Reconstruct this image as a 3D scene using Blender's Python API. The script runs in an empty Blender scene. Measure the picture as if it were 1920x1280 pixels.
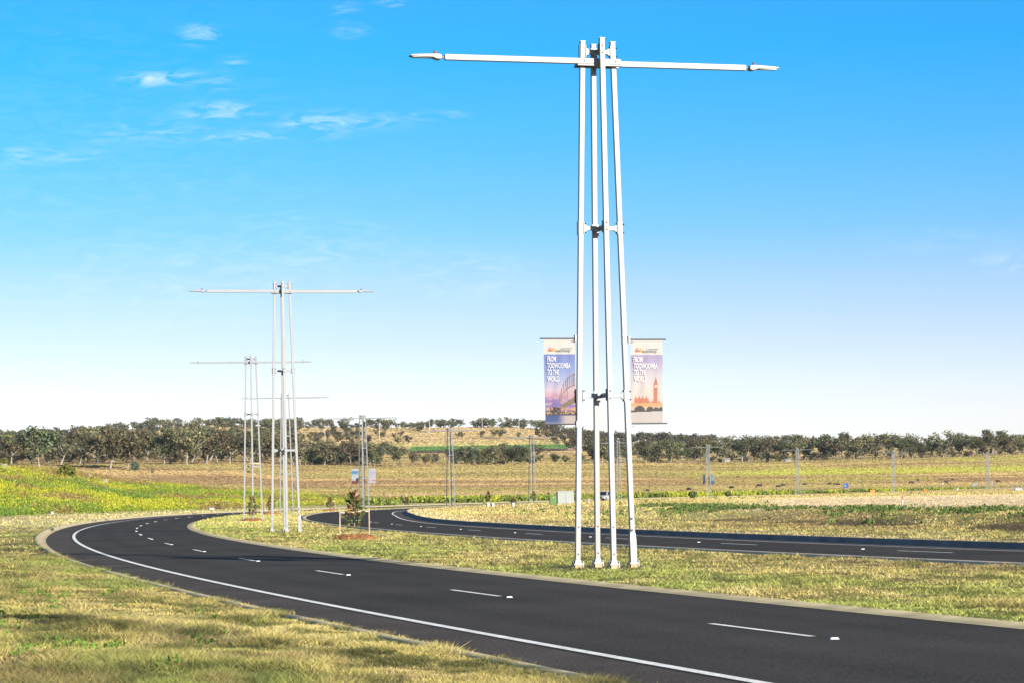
import bpy, math, random
import numpy as np
from mathutils import Matrix, Vector

R = math.radians
SC = bpy.context.scene
COL = SC.collection
rng = np.random.default_rng(11)
random.seed(11)

# ------------------------------------------------------------------ camera
EYE = 1.75
FPX = 4450.0                                   # focal length in px of a 1920 px wide frame
cd = bpy.data.cameras.new('camera')
cam = bpy.data.objects.new('camera', cd)
COL.objects.link(cam)
cd.sensor_fit = 'HORIZONTAL'
cd.sensor_width = 36.0
cd.lens = 36.0 * FPX / 1920.0
cd.shift_y = 0.1468
cd.clip_start = 0.5
cd.clip_end = 40000
_r = R(0.9)
cam.matrix_world = Matrix(((math.cos(_r), math.sin(_r), 0, 0), (0, 0, -1, 0),
                           (-math.sin(_r), math.cos(_r), 0, EYE), (0, 0, 0, 1)))
SC.camera = cam

# ------------------------------------------------------------------ sun and sky
SUN_EL = R(15.5)
SUN_AZ = math.atan2(0.587, -0.81)               # clockwise from +Y: behind the camera, to the right
sdir = Vector((math.sin(SUN_AZ) * math.cos(SUN_EL), math.cos(SUN_AZ) * math.cos(SUN_EL), math.sin(SUN_EL)))
sl = bpy.data.lights.new('sun', 'SUN')
sl.energy = 5.0
sl.angle = R(0.4)
sl.color = (1.0, 0.93, 0.82)
so = bpy.data.objects.new('sun', sl)
COL.objects.link(so)
so.rotation_euler = sdir.to_track_quat('Z', 'Y').to_euler()
so.location = (60, -80, 60)

SC.view_settings.view_transform = 'Standard'
SC.view_settings.look = 'None'
SC.view_settings.gamma = 1.0
SC.view_settings.use_curve_mapping = False
SC.view_settings.exposure = 1.1
SC.cycles.max_bounces = 6
SC.cycles.use_denoising = True

W = bpy.data.worlds.new('World')
SC.world = W
W.use_nodes = True


def build_world():
    nt = W.node_tree
    N, L = nt.nodes, nt.links
    N.clear()
    out = N.new('ShaderNodeOutputWorld')
    bg = N.new('ShaderNodeBackground')
    bg.inputs['Strength'].default_value = 0.10
    L.new(bg.outputs[0], out.inputs[0])
    sky = N.new('ShaderNodeTexSky')
    sky.sky_type = 'NISHITA'
    sky.sun_disc = False
    sky.sun_elevation = SUN_EL
    sky.sun_rotation = SUN_AZ
    sky.altitude = 400
    sky.air_density = 1.0
    sky.dust_density = 0.6
    sky.ozone_density = 2.0
    tc = N.new('ShaderNodeTexCoord')
    sep = N.new('ShaderNodeSeparateXYZ')
    L.new(tc.outputs['Generated'], sep.inputs[0])
    # colour grade of the whole sky by height above the horizon
    mr = N.new('ShaderNodeMapRange')
    mr.inputs['From Min'].default_value = 0.0
    mr.inputs['From Max'].default_value = 0.5
    L.new(sep.outputs['Z'], mr.inputs['Value'])
    ramp = N.new('ShaderNodeValToRGB')
    cr = ramp.color_ramp
    cr.interpolation = 'LINEAR'
    stops = SKY_STOPS
    cr.elements[0].position = stops[0][0]
    cr.elements[0].color = (*stops[0][1], 1)
    cr.elements[1].position = stops[-1][0]
    cr.elements[1].color = (*stops[-1][1], 1)
    for p, c in stops[1:-1]:
        e = cr.elements.new(p)
        e.color = (*c, 1)
    L.new(mr.outputs[0], ramp.inputs[0])
    mul = N.new('ShaderNodeMix')
    mul.data_type = 'RGBA'
    mul.blend_type = 'MULTIPLY'
    mul.inputs[0].default_value = 1.0
    L.new(sky.outputs[0], mul.inputs[6])
    sc = N.new('ShaderNodeVectorMath')
    sc.operation = 'SCALE'
    sc.inputs['Scale'].default_value = SKY_GAIN
    L.new(ramp.outputs[0], sc.inputs[0])
    L.new(sc.outputs[0], mul.inputs[7])
    last = mul.outputs[2]
    # thin streaks of cirrus: (photo column, row, half width, half height, density)
    dv = N.new('ShaderNodeVectorMath')
    dv.operation = 'DIVIDE'
    cy = N.new('ShaderNodeCombineXYZ')
    mx = N.new('ShaderNodeMath')
    mx.operation = 'MAXIMUM'
    mx.inputs[1].default_value = 0.05
    L.new(sep.outputs['Y'], mx.inputs[0])
    for k in range(3):
        L.new(mx.outputs[0], cy.inputs[k])
    L.new(tc.outputs['Generated'], dv.inputs[0])
    L.new(cy.outputs[0], dv.inputs[1])           # (x/y, 1, z/y): a flat chart of the sky ahead
    acc = None
    mp0 = N.new('ShaderNodeMapping')
    mp0.inputs['Scale'].default_value = (62, 1, 250)
    mp0.inputs['Rotation'].default_value = (0, R(4), 0)
    L.new(dv.outputs[0], mp0.inputs[0])
    nz = N.new('ShaderNodeTexNoise')
    nz.inputs['Scale'].default_value = 1.0
    nz.inputs['Detail'].default_value = 5
    nz.inputs['Roughness'].default_value = 0.56
    nz.inputs['Distortion'].default_value = 1.1
    L.new(mp0.outputs[0], nz.inputs['Vector'])
    nr = N.new('ShaderNodeMapRange')
    nr.inputs['From Min'].default_value = 0.42
    nr.inputs['From Max'].default_value = 0.86
    L.new(nz.outputs[0], nr.inputs['Value'])
    for (u, v, hw, hh, den) in CLOUDS:
        x0 = (u - 960) / FPX
        z0 = (921.8 - v) / FPX - x0 * 0.0157
        mp = N.new('ShaderNodeMapping')
        mp.vector_type = 'POINT'
        s = (FPX / (hw * 1.5), 0.0, FPX / (hh * 1.5))
        mp.inputs['Scale'].default_value = s
        mp.inputs['Location'].default_value = (-x0 * s[0], 0, -z0 * s[2])
        L.new(dv.outputs[0], mp.inputs[0])
        ln = N.new('ShaderNodeVectorMath')
        ln.operation = 'LENGTH'
        L.new(mp.outputs[0], ln.inputs[0])
        m = N.new('ShaderNodeMapRange')
        m.interpolation_type = 'SMOOTHSTEP'
        m.inputs['From Min'].default_value = 1.0
        m.inputs['From Max'].default_value = 0.0
        m.inputs['To Min'].default_value = 0.0
        m.inputs['To Max'].default_value = den * 0.66
        L.new(ln.outputs['Value'], m.inputs['Value'])
        if acc is None:
            acc = m.outputs[0]
        else:
            a = N.new('ShaderNodeMath')
            a.operation = 'ADD'
            L.new(acc, a.inputs[0])
            L.new(m.outputs[0], a.inputs[1])
            acc = a.outputs[0]
    fm = N.new('ShaderNodeMath')
    fm.operation = 'MULTIPLY'
    fm.use_clamp = True
    L.new(acc, fm.inputs[0])
    L.new(nr.outputs[0], fm.inputs[1])
    cm = N.new('ShaderNodeMix')
    cm.data_type = 'RGBA'
    L.new(fm.outputs[0], cm.inputs[0])
    L.new(last, cm.inputs[6])
    cm.inputs[7].default_value = (5.6, 5.9, 6.1, 1)
    L.new(cm.outputs[2], bg.inputs['Color'])


SKY_GAIN = 0.90
_S = lambda deg: math.sin(R(deg)) / 0.5
SKY_STOPS = [(0.0, (0.97, 1.07, 1.70)), (_S(0.8), (0.94, 0.945, 1.37)), (_S(1.7), (0.90, 0.86, 1.19)), (_S(2.6), (0.81, 0.79, 1.06)), (_S(3.6), (0.70, 0.70, 0.97)), (_S(5.0), (0.55, 0.645, 0.91)),
             (_S(6.3), (0.34, 0.615, 0.90)), (_S(8.3), (0.19, 0.605, 0.94)), (_S(10.5), (0.085, 0.605, 0.99)), (_S(14), (0.12, 0.58, 0.98)), (_S(20), (0.42, 0.70, 0.92)), (1.0, (0.75, 0.80, 0.85))]
CLOUDS = [(305, 146, 75, 16, 1.1), (425, 208, 80, 17, 0.95), (598, 237, 70, 24, 0.9), (470, 257, 90, 10, 0.75),
          (385, 64, 38, 20, 1.0), (672, 58, 34, 14, 0.8), (845, 218, 55, 10, 0.55), (900, 515, 130, 45, 0.42),
          (35, 290, 75, 18, 0.55), (290, 250, 130, 20, 0.4), (665, 22, 26, 18, 0.6), (450, 120, 30, 14, 0.5),
          (410, 155, 50, 18, 0.45), (700, 225, 110, 22, 0.45), (760, 4, 40, 10, 0.6), (545, 408, 40, 10, 0.35),
          (640, 470, 200, 60, 0.22), (300, 520, 260, 70, 0.15), (1760, 450, 160, 30, 0.16), (1660, 780, 90, 18, 0.3),
          (1900, 490, 70, 24, 0.35), (160, 295, 60, 14, 0.35), (150, 330, 620, 330, 0.13), (380, 560, 420, 110, 0.14)]
build_world()

# ------------------------------------------------------------------ helpers


def hsh(ix, iy, seed):
    n = (ix.astype(np.int64) * 374761393 + iy.astype(np.int64) * 668265263 + seed * 1442695041) & 0xFFFFFFFF
    n = ((n ^ (n >> 13)) * 1274126177) & 0xFFFFFFFF
    n = (n ^ (n >> 16)) & 0xFFFFFFFF
    return n / 4294967295.0


def vnoise(x, y, seed=0):
    x = np.asarray(x, float); y = np.asarray(y, float)
    ix = np.floor(x); iy = np.floor(y)
    fx = x - ix; fy = y - iy
    fx = fx * fx * (3 - 2 * fx); fy = fy * fy * (3 - 2 * fy)
    a = hsh(ix, iy, seed); b = hsh(ix + 1, iy, seed); c = hsh(ix, iy + 1, seed); d = hsh(ix + 1, iy + 1, seed)
    return (a + (b - a) * fx) * (1 - fy) + (c + (d - c) * fx) * fy


def fbm(x, y, seed=0, oct=4):
    s = 0.0; a = 0.5
    for k in range(oct):
        s = s + a * vnoise(x * 2 ** k, y * 2 ** k, seed + k * 17)
        a *= 0.5
    return s / (1 - 0.5 ** oct)


def sstep(a, b, x):
    t = np.clip((np.asarray(x, float) - a) / (b - a), 0, 1)
    return t * t * (3 - 2 * t)


def lerp(a, b, t):
    return a + (b - a) * t


def mixc(c, d, t):
    t = np.asarray(t)[..., None]
    return np.asarray(c) * (1 - t) + np.asarray(d) * t


def np_mesh(name, verts, faces, mat, col=None, smooth=False):
    """verts (n,3), faces (m,k) with k 3 or 4, col (n,3) linear colours"""
    verts = np.asarray(verts, np.float32); faces = np.asarray(faces, np.int32)
    me = bpy.data.meshes.new(name)
    m, k = faces.shape
    me.vertices.add(len(verts)); me.vertices.foreach_set('co', verts.ravel())
    me.loops.add(m * k); me.loops.foreach_set('vertex_index', faces.ravel())
    me.polygons.add(m)
    me.polygons.foreach_set('loop_start', np.arange(0, m * k, k, dtype=np.int32))
    if smooth:
        me.polygons.foreach_set('use_smooth', np.ones(m, bool))
    if col is not None:
        at = me.color_attributes.new('Col', 'FLOAT_COLOR', 'POINT')
        c4 = np.ones((len(verts), 4), np.float32); c4[:, :3] = col
        at.data.foreach_set('color', c4.ravel())
    me.materials.append(mat)
    me.update(calc_edges=True)
    me.validate()
    return me


class MB:
    """collects boxes, tubes and plates into ONE mesh"""

    def __init__(s):
        s.v = []; s.f = []

    def add(s, vs, fs):
        o = len(s.v)
        s.v += [tuple(p) for p in vs]
        s.f += [tuple(i + o for i in f) for f in fs]
        return s

    def box(s, c, d, rz=0.0, top=None, shear=None):
        """box centred c, full size d; top=(sx,sy) scales the top face"""
        x, y, z = d[0] / 2, d[1] / 2, d[2] / 2
        t = top or (1, 1)
        vs = [(-x, -y, -z), (x, -y, -z), (x, y, -z), (-x, y, -z),
              (-x * t[0], -y * t[1], z), (x * t[0], -y * t[1], z), (x * t[0], y * t[1], z), (-x * t[0], y * t[1], z)]
        ca, sa = math.cos(rz), math.sin(rz)
        vs = [(c[0] + p[0] * ca - p[1] * sa, c[1] + p[0] * sa + p[1] * ca, c[2] + p[2]) for p in vs]
        return s.add(vs, [(0, 3, 2, 1), (4, 5, 6, 7), (0, 1, 5, 4), (1, 2, 6, 5), (2, 3, 7, 6), (3, 0, 4, 7)])

    def beam(s, a, b, w, h, w2=None, h2=None):
        """square section beam from a to b: w across x, h across y at a (legs) """
        w2 = w2 or w; h2 = h2 or h
        vs = []
        for p, ww, hh in ((a, w, h), (b, w2, h2)):
            vs += [(p[0] - ww / 2, p[1] - hh / 2, p[2]), (p[0] + ww / 2, p[1] - hh / 2, p[2]),
                   (p[0] + ww / 2, p[1] + hh / 2, p[2]), (p[0] - ww / 2, p[1] + hh / 2, p[2])]
        return s.add(vs, [(0, 3, 2, 1), (4, 5, 6, 7), (0, 1, 5, 4), (1, 2, 6, 5), (2, 3, 7, 6), (3, 0, 4, 7)])

    def tube(s, pts, rad, n=8, cap=True):
        pts = [Vector(p) for p in pts]
        rad = rad if hasattr(rad, '__len__') else [rad] * len(pts)
        vs = []; fs = []
        for i, p in enumerate(pts):
            d = (pts[min(i + 1, len(pts) - 1)] - pts[max(i - 1, 0)]).normalized()
            up = Vector((0, 0, 1)) if abs(d.z) < 0.9 else Vector((0, 1, 0))
            a = d.cross(up).normalized(); b = d.cross(a).normalized()
            r = rad[i] if hasattr(rad[i], '__len__') else (rad[i], rad[i])
            for k in range(n):
                t = 2 * math.pi * k / n
                vs.append(p + a * (math.cos(t) * r[0]) + b * (math.sin(t) * r[1]))
        for i in range(len(pts) - 1):
            for k in range(n):
                k2 = (k + 1) % n
                fs.append((i * n + k, i * n + k2, (i + 1) * n + k2, (i + 1) * n + k))
        if cap:
            fs.append(tuple(range(n))); fs.append(tuple((len(pts) - 1) * n + k for k in reversed(range(n))))
        return s.add(vs, fs)

    def prism(s, poly, y0, y1):
        """polygon in x,z extruded along y"""
        n = len(poly)
        vs = [(p[0], y0, p[1]) for p in poly] + [(p[0], y1, p[1]) for p in poly]
        fs = [tuple(range(n)), tuple(range(2 * n - 1, n - 1, -1))]
        fs += [(k, k + n, (k + 1) % n + n, (k + 1) % n) for k in range(n)]
        return s.add(vs, fs)

    def mesh(s, name, mat, smooth=False, bevel=0.0):
        me = bpy.data.meshes.new(name)
        me.from_pydata(s.v, [], s.f)
        me.materials.append(mat)
        import bmesh
        bm = bmesh.new(); bm.from_mesh(me)
        bmesh.ops.recalc_face_normals(bm, faces=bm.faces)
        if bevel:
            bmesh.ops.bevel(bm, geom=bm.edges[:], offset=bevel, segments=1, affect='EDGES', clamp_overlap=True)
        bm.to_mesh(me); bm.free()
        if smooth:
            me.polygons.foreach_set('use_smooth', np.ones(len(me.polygons), bool))
        me.update()
        return me

    def build(s, name, mat, parent=None, smooth=False, bevel=0.0):
        return obj(name, s.mesh(name, mat, smooth, bevel), parent)


def obj(name, me, parent=None):
    o = bpy.data.objects.new(name, me)
    COL.objects.link(o)
    if parent is not None:
        o.parent = parent
    return o


def tag(o, label=None, cat=None, group=None, kind=None):
    if label: o['label'] = label
    if cat: o['category'] = cat
    if group: o['group'] = group
    if kind: o['kind'] = kind
    return o


def empty(name, loc, rz=0.0, label=None, cat=None, group=None):
    o = bpy.data.objects.new(name, None)
    o.empty_display_size = 0.3
    COL.objects.link(o)
    o.location = loc
    o.rotation_euler = (0, 0, rz)
    return tag(o, label, cat, group)


KIDS = {}


def kids(o):
    return KIDS.setdefault(o.name, list(o.children))


def copy_tree(o, parent=None, skip=()):
    c = o.copy()
    COL.objects.link(c)
    c.parent = parent
    for ch in kids(o):
        if ch.name.split('.')[0] not in skip:
            copy_tree(ch, c, skip)
    return c


# ------------------------------------------------------------------ materials


def mat(name, color, rough=0.6, metal=0.0, noise=0.0, nscale=5.0, bump=0.0, bscale=40.0, spec=0.5, fine=0.0, attr=False):
    m = bpy.data.materials.new(name)
    m.use_nodes = True
    N, L = m.node_tree.nodes, m.node_tree.links
    p = N['Principled BSDF']
    p.inputs['Base Color'].default_value = (*color, 1)
    p.inputs['Roughness'].default_value = rough
    p.inputs['Metallic'].default_value = metal
    p.inputs['Specular IOR Level'].default_value = spec
    tc = N.new('ShaderNodeTexCoord')
    if noise:
        n = N.new('ShaderNodeTexNoise')
        n.inputs['Scale'].default_value = nscale
        n.inputs['Detail'].default_value = 5
        L.new(tc.outputs['Object'], n.inputs['Vector'])
        mr = N.new('ShaderNodeMapRange')
        mr.inputs['From Min'].default_value = 0.3
        mr.inputs['From Max'].default_value = 0.7
        mr.inputs['To Min'].default_value = 1 - noise
        mr.inputs['To Max'].default_value = 1 + noise
        L.new(n.outputs[0], mr.inputs['Value'])
        amt = mr.outputs[0]
        if fine:
            nf = N.new('ShaderNodeTexNoise')
            nf.inputs['Scale'].default_value = 38.0
            nf.inputs['Detail'].default_value = 3
            L.new(tc.outputs['Object'], nf.inputs['Vector'])
            mf = N.new('ShaderNodeMapRange')
            mf.inputs['From Min'].default_value = 0.3
            mf.inputs['From Max'].default_value = 0.7
            mf.inputs['To Min'].default_value = 1 - fine
            mf.inputs['To Max'].default_value = 1 + fine
            L.new(nf.outputs[0], mf.inputs['Value'])
            mm = N.new('ShaderNodeMath')
            mm.operation = 'MULTIPLY'
            L.new(amt, mm.inputs[0])
            L.new(mf.outputs[0], mm.inputs[1])
            amt = mm.outputs[0]
        if attr:
            at_ = N.new('ShaderNodeAttribute')
            at_.attribute_name = 'Col'
            mm = N.new('ShaderNodeMath')
            mm.operation = 'MULTIPLY'
            L.new(amt, mm.inputs[0])
            L.new(at_.outputs['Fac'], mm.inputs[1])
            amt = mm.outputs[0]
        sc = N.new('ShaderNodeVectorMath')
        sc.operation = 'SCALE'
        sc.inputs[0].default_value = color
        L.new(amt, sc.inputs['Scale'])
        L.new(sc.outputs[0], p.inputs['Base Color'])
    if bump:
        n2 = N.new('ShaderNodeTexNoise')
        n2.inputs['Scale'].default_value = bscale
        n2.inputs['Detail'].default_value = 4
        L.new(tc.outputs['Object'], n2.inputs['Vector'])
        b = N.new('ShaderNodeBump')
        b.inputs['Strength'].default_value = bump
        b.inputs['Distance'].default_value = 0.05
        L.new(n2.outputs[0], b.inputs['Height'])
        L.new(b.outputs[0], p.inputs['Normal'])
    return m


def mat_col(name, rough=0.85, noise=0.25, nscale=1.5, stretch=(1, 1, 1), objrand=0.0, bump=0.0, bscale=2.0, bdist=0.2,
            trans=0.0, spec=0.2):
    """colour from the mesh's own Col attribute, broken up by noise"""
    m = bpy.data.materials.new(name)
    m.use_nodes = True
    N, L = m.node_tree.nodes, m.node_tree.links
    p = N['Principled BSDF']
    p.inputs['Roughness'].default_value = rough
    p.inputs['Specular IOR Level'].default_value = spec
    at = N.new('ShaderNodeAttribute')
    at.attribute_name = 'Col'
    last = at.outputs['Color']
    tc = N.new('ShaderNodeTexCoord')
    mp = N.new('ShaderNodeMapping')
    mp.inputs['Scale'].default_value = stretch
    L.new(tc.outputs['Object'], mp.inputs[0])
    if noise:
        n = N.new('ShaderNodeTexNoise')
        n.inputs['Scale'].default_value = nscale
        n.inputs['Detail'].default_value = 6
        n.inputs['Roughness'].default_value = 0.65
        L.new(mp.outputs[0], n.inputs['Vector'])
        mr = N.new('ShaderNodeMapRange')
        mr.inputs['From Min'].default_value = 0.3
        mr.inputs['From Max'].default_value = 0.7
        mr.inputs['To Min'].default_value = 1 - noise
        mr.inputs['To Max'].default_value = 1 + noise
        L.new(n.outputs[0], mr.inputs['Value'])
        sc = N.new('ShaderNodeVectorMath')
        sc.operation = 'SCALE'
        L.new(last, sc.inputs[0])
        L.new(mr.outputs[0], sc.inputs['Scale'])
        last = sc.outputs[0]
    if objrand:
        oi = N.new('ShaderNodeObjectInfo')
        mr = N.new('ShaderNodeMapRange')
        mr.inputs['To Min'].default_value = 1 - objrand
        mr.inputs['To Max'].default_value = 1 + objrand
        L.new(oi.outputs['Random'], mr.inputs['Value'])
        hs = N.new('ShaderNodeHueSaturation')
        hr = N.new('ShaderNodeMapRange')
        hr.inputs['To Min'].default_value = 0.465
        hr.inputs['To Max'].default_value = 0.525
        L.new(oi.outputs['Random'], hr.inputs['Value'])
        L.new(hr.outputs[0], hs.inputs['Hue'])
        L.new(mr.outputs[0], hs.inputs['Value'])
        L.new(last, hs.inputs['Color'])
        last = hs.outputs[0]
    L.new(last, p.inputs['Base Color'])
    if bump:
        n2 = N.new('ShaderNodeTexNoise')
        n2.inputs['Scale'].default_value = bscale
        n2.inputs['Detail'].default_value = 5
        L.new(mp.outputs[0], n2.inputs['Vector'])
        b = N.new('ShaderNodeBump')
        b.inputs['Strength'].default_value = bump
        b.inputs['Distance'].default_value = bdist
        L.new(n2.outputs[0], b.inputs['Height'])
        L.new(b.outputs[0], p.inputs['Normal'])
    if trans:
        tr = N.new('ShaderNodeBsdfTranslucent')
        L.new(last, tr.inputs['Color'])
        mx = N.new('ShaderNodeMixShader')
        mx.inputs[0].default_value = trans
        L.new(p.outputs[0], mx.inputs[1])
        L.new(tr.outputs[0], mx.inputs[2])
        L.new(mx.outputs[0], N['Material Output'].inputs['Surface'])
    return m


M = {}
M['asphalt'] = mat('asphalt', (0.061, 0.0555, 0.0505), 0.95, noise=0.16, nscale=0.22, bump=0.3, bscale=60, spec=0.03, fine=0.45, attr=True)
M['shoulder'] = mat('shoulder_asphalt', (0.090, 0.077, 0.067), 0.95, noise=0.22, nscale=0.5, bump=0.3, bscale=60, spec=0.03, fine=0.5)
M['concrete'] = mat('kerb_concrete', (0.44, 0.37, 0.22), 0.9, noise=0.25, nscale=1.2, bump=0.2, bscale=30, spec=0.05)
M['kerb_mid'] = mat('kerb_mid', (0.50, 0.42, 0.31), 0.9, noise=0.2, nscale=1.2, spec=0.05)
M['kerb_grey'] = mat('kerb_grey', (0.19, 0.175, 0.165), 0.9, noise=0.2, nscale=1.2, spec=0.05)
M['paint'] = mat('road_paint', (0.78, 0.75, 0.69), 0.9, noise=0.16, nscale=3, spec=0.03, fine=0.22)
M['stud'] = mat('stud_white', (0.6, 0.6, 0.58), 0.4)
M['steel'] = mat('painted_steel', (0.216, 0.219, 0.221), 0.42, noise=0.05, nscale=1.5)
M['galv'] = mat('galvanised', (0.21, 0.21, 0.205), 0.5, metal=0.3, noise=0.18, nscale=14)
M['dark_steel'] = mat('dark_bolt', (0.03, 0.03, 0.035), 0.5, metal=0.6)
M['lamp'] = mat('lamp_body', (0.22, 0.22, 0.22), 0.4)
M['lens'] = mat('lamp_lens', (0.35, 0.36, 0.36), 0.2)
M['cell'] = mat('photocell', (0.20, 0.07, 0.04), 0.4)
M['grout'] = mat('grout_pad', (0.42, 0.27, 0.16), 0.9, noise=0.2, nscale=20)
M['soil'] = mat('soil', (0.16, 0.10, 0.06), 0.95, noise=0.3, nscale=8)
M['ground'] = mat_col('ground_grass', 0.95, 0.30, 0.35, (1, 0.35, 1), bump=0.6, bscale=0.8, bdist=0.5)
M['lawn'] = mat_col('lawn', 0.95, 0.35, 5.0, (1, 1, 1), bump=0.9, bscale=9.0, bdist=0.08)
M['blade'] = mat_col('grass_blade', 0.7, 0.0, trans=0.12)
M['weed'] = mat_col('weed_leaf', 0.7, 0.0, trans=0.25)
M['leaf'] = mat_col('gum_leaf', 0.6, 0.0, objrand=0.38, trans=0.15)
M['bark'] = mat('gum_bark', (0.26, 0.225, 0.18), 0.9, noise=0.35, nscale=0.6)
M['sapleaf'] = mat_col('sapling_leaf', 0.4, 0.0, trans=0.1, spec=0.5)
M['timber'] = mat('stake_timber', (0.36, 0.27, 0.17), 0.85, noise=0.25, nscale=12)
M['hessian'] = mat('tie_webbing', (0.40, 0.33, 0.23), 0.9, noise=0.1, nscale=30)
M['print'] = mat_col('banner_print', 0.6, 0.0, trans=0.2)
M['ink_white'] = mat('lettering_white', (0.38, 0.38, 0.40), 0.6)
M['ink_grey'] = mat('lettering_grey', (0.06, 0.055, 0.055), 0.6)
M['ink_pale'] = mat('lettering_pale', (0.42, 0.40, 0.41), 0.6)
M['white'] = mat('white_paint', (0.30, 0.30, 0.30), 0.4)
M['cream'] = mat('kiosk_cream', (0.235, 0.25, 0.235), 0.5, noise=0.05, nscale=2)
M['kgreen'] = mat('cabinet_green', (0.065, 0.13, 0.022), 0.5, noise=0.06, nscale=2)
M['vent'] = mat('vent_grey', (0.30, 0.31, 0.30), 0.6)
M['glass'] = mat('car_glass', (0.015, 0.018, 0.02), 0.08)
M['rubber'] = mat('rubber', (0.02, 0.02, 0.02), 0.8)
M['black'] = mat('black_plastic', (0.025, 0.025, 0.025), 0.5)
M['cow'] = mat('black_hide', (0.018, 0.015, 0.014), 0.8)
M['blue'] = mat('sign_blue', (0.006, 0.05, 0.24), 0.4)
M['orange'] = mat('sign_orange', (0.42, 0.18, 0.012), 0.5)
M['rust'] = mat('rust_orange', (0.33, 0.12, 0.03), 0.8, noise=0.3, nscale=4)
M['signback'] = mat('sign_back', (0.16, 0.17, 0.17), 0.6)
M['redtip'] = mat('marker_red', (0.30, 0.07, 0.04), 0.7)
M['rock'] = mat('boulder', (0.22, 0.19, 0.14), 0.95, noise=0.3, nscale=1.5, bump=0.6, bscale=3)
M['roof'] = mat('shed_roof', (0.26, 0.255, 0.24), 0.6)
M['shedwall'] = mat('shed_wall', (0.22, 0.20, 0.165), 0.8)
M['pole_timber'] = mat('pole_timber', (0.42, 0.38, 0.33), 0.9)
M['mulch'] = mat_col('mulch', 0.95, 0.45, 22.0, bump=0.9, bscale=25, bdist=0.05)
M['outlet'] = mat('drain_outlet', (0.05, 0.05, 0.05), 0.7)

# ------------------------------------------------------------------ road alignment (x as a function of y, metres)


def curve(pts):
    """smooth x(y) on a 1 m lattice"""
    ys = np.arange(-120.0, 1000.0, 1.0)
    p = np.array(sorted(pts, key=lambda q: q[1]))
    x, y = p[:, 0], p[:, 1]
    d = np.diff(x) / np.diff(y)
    sl_ = np.empty(len(x)); sl_[1:-1] = (d[:-1] * np.diff(y)[1:] + d[1:] * np.diff(y)[:-1]) / (y[2:] - y[:-2])
    sl_[0] = d[0]; sl_[-1] = d[-1]
    k = np.clip(np.searchsorted(y, ys) - 1, 0, len(x) - 2)
    h = y[k + 1] - y[k]; t = np.clip((ys - y[k]) / h, -50, 50)
    res = (2 * t**3 - 3 * t**2 + 1) * x[k] + (t**3 - 2 * t**2 + t) * h * sl_[k] + (-2 * t**3 + 3 * t**2) * x[k + 1] + (t**3 - t**2) * h * sl_[k + 1]
    g = np.exp(-0.5 * (np.arange(-36, 37) / 12.0) ** 2); g /= g.sum()
    pad = np.concatenate([res[0] - (res[1] - res[0]) * np.arange(36, 0, -1), res, res[-1] + (res[-1] - res[-2]) * np.arange(1, 37)])
    return ys, np.convolve(pad, g, 'valid')


POLES = [(2.06, 52.9), (-10.6, 111.0), (-18.45, 169.0), (-22.0, 231.5), (-18.3, 293.0), (-9.2, 356.0), (3.5, 409.0),
         (20.9, 466.0), (44.0, 532.0), (70.8, 588.0), (106.3, 661.0), (143.5, 716.0)]
YS, XP = curve([(62, -120), (37, -60), (16.5, 0)] + POLES + [(205, 790), (380, 960)])
_far = [(260, 6.4), (293, 6.3), (356, 6.3), (409, 6.3), (466, 6.4), (532, 6.5), (588, 6.7), (661, 7.2), (716, 7.6), (790, 7.8), (960, 8.5)]
_, XL = curve([(60, -120), (34.5, -60), (12.4, 0), (2.83, 28.5), (-0.77, 40.2), (-4.08, 51.7), (-7.17, 63.4), (-10.07, 75.2),
               (-12.7, 86.9), (-15.07, 98), (-17.36, 110.2), (-19.4, 121.5), (-21.29, 134), (-22.95, 146.3), (-24.35, 157.6),
               (-25.6, 170.6), (-26.6, 182), (-27.4, 195), (-28.1, 215)] + [(float(np.interp(y, YS, XP)) - o, y) for y, o in _far])
_far2 = [(275, 3.2), (293, 3.2), (356, 3.2), (409, 3.3), (466, 3.4), (532, 3.6), (588, 3.8), (661, 4.2), (716, 4.5), (790, 5), (960, 5.5)]
_, XR = curve([(104, -120), (63, -60), (32, 0), (18.2, 32), (11.04, 51.3), (7.95, 59.6), (3.86, 72.1), (0.69, 84.4), (-1.61, 93.8), (-4.98, 109),
               (-7.9, 123.9), (-13.0, 155.6), (-16.2, 184.7), (-18.0, 213.9), (-18.8, 245)] +
              [(float(np.interp(y, YS, XP)) + o, y) for y, o in _far2])


def zr(y):
    return -0.17 * sstep(220, 330, y)


def slope(X):
    return np.gradient(X, 1.0)


def off(X, o):
    """curve X shifted o metres to its right (o may be an array over YS)"""
    s = slope(X); n = np.sqrt(1 + s * s)
    return X + o / n, YS - o * s / n


WO = 4.25 + 0.75 * sstep(110, 200, YS)             # lane line to outer asphalt edge
RW = 6.0 + 2.0 * sstep(125, 195, YS)               # right carriageway width
Y0, Y1 = -40, 800
SEL = slice(int(Y0 + 120), int(Y1 + 120))


def strip(name, X, cols, mat_, parent=None, sel=SEL, shade=None):
    """ribbon along curve X; cols = list of (offset, z) with offset scalar or array"""
    P = []
    for o, z in cols:
        x, y = off(X, o)
        zz = zr(YS) + z
        P.append(np.stack([x, y, zz], 1)[sel])
    P = np.stack(P, 1)
    n, k = P.shape[:2]
    idx = np.arange(n * k).reshape(n, k)
    f = np.stack([idx[:-1, :-1], idx[:-1, 1:], idx[1:, 1:], idx[1:, :-1]], -1).reshape(-1, 4)
    c = None
    if shade:
        c = np.repeat(np.broadcast_to(np.array(shade), (n, k)).reshape(-1, 1), 3, 1)
    return obj(name, np_mesh(name, P.reshape(-1, 3), f, mat_, c), parent)


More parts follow.
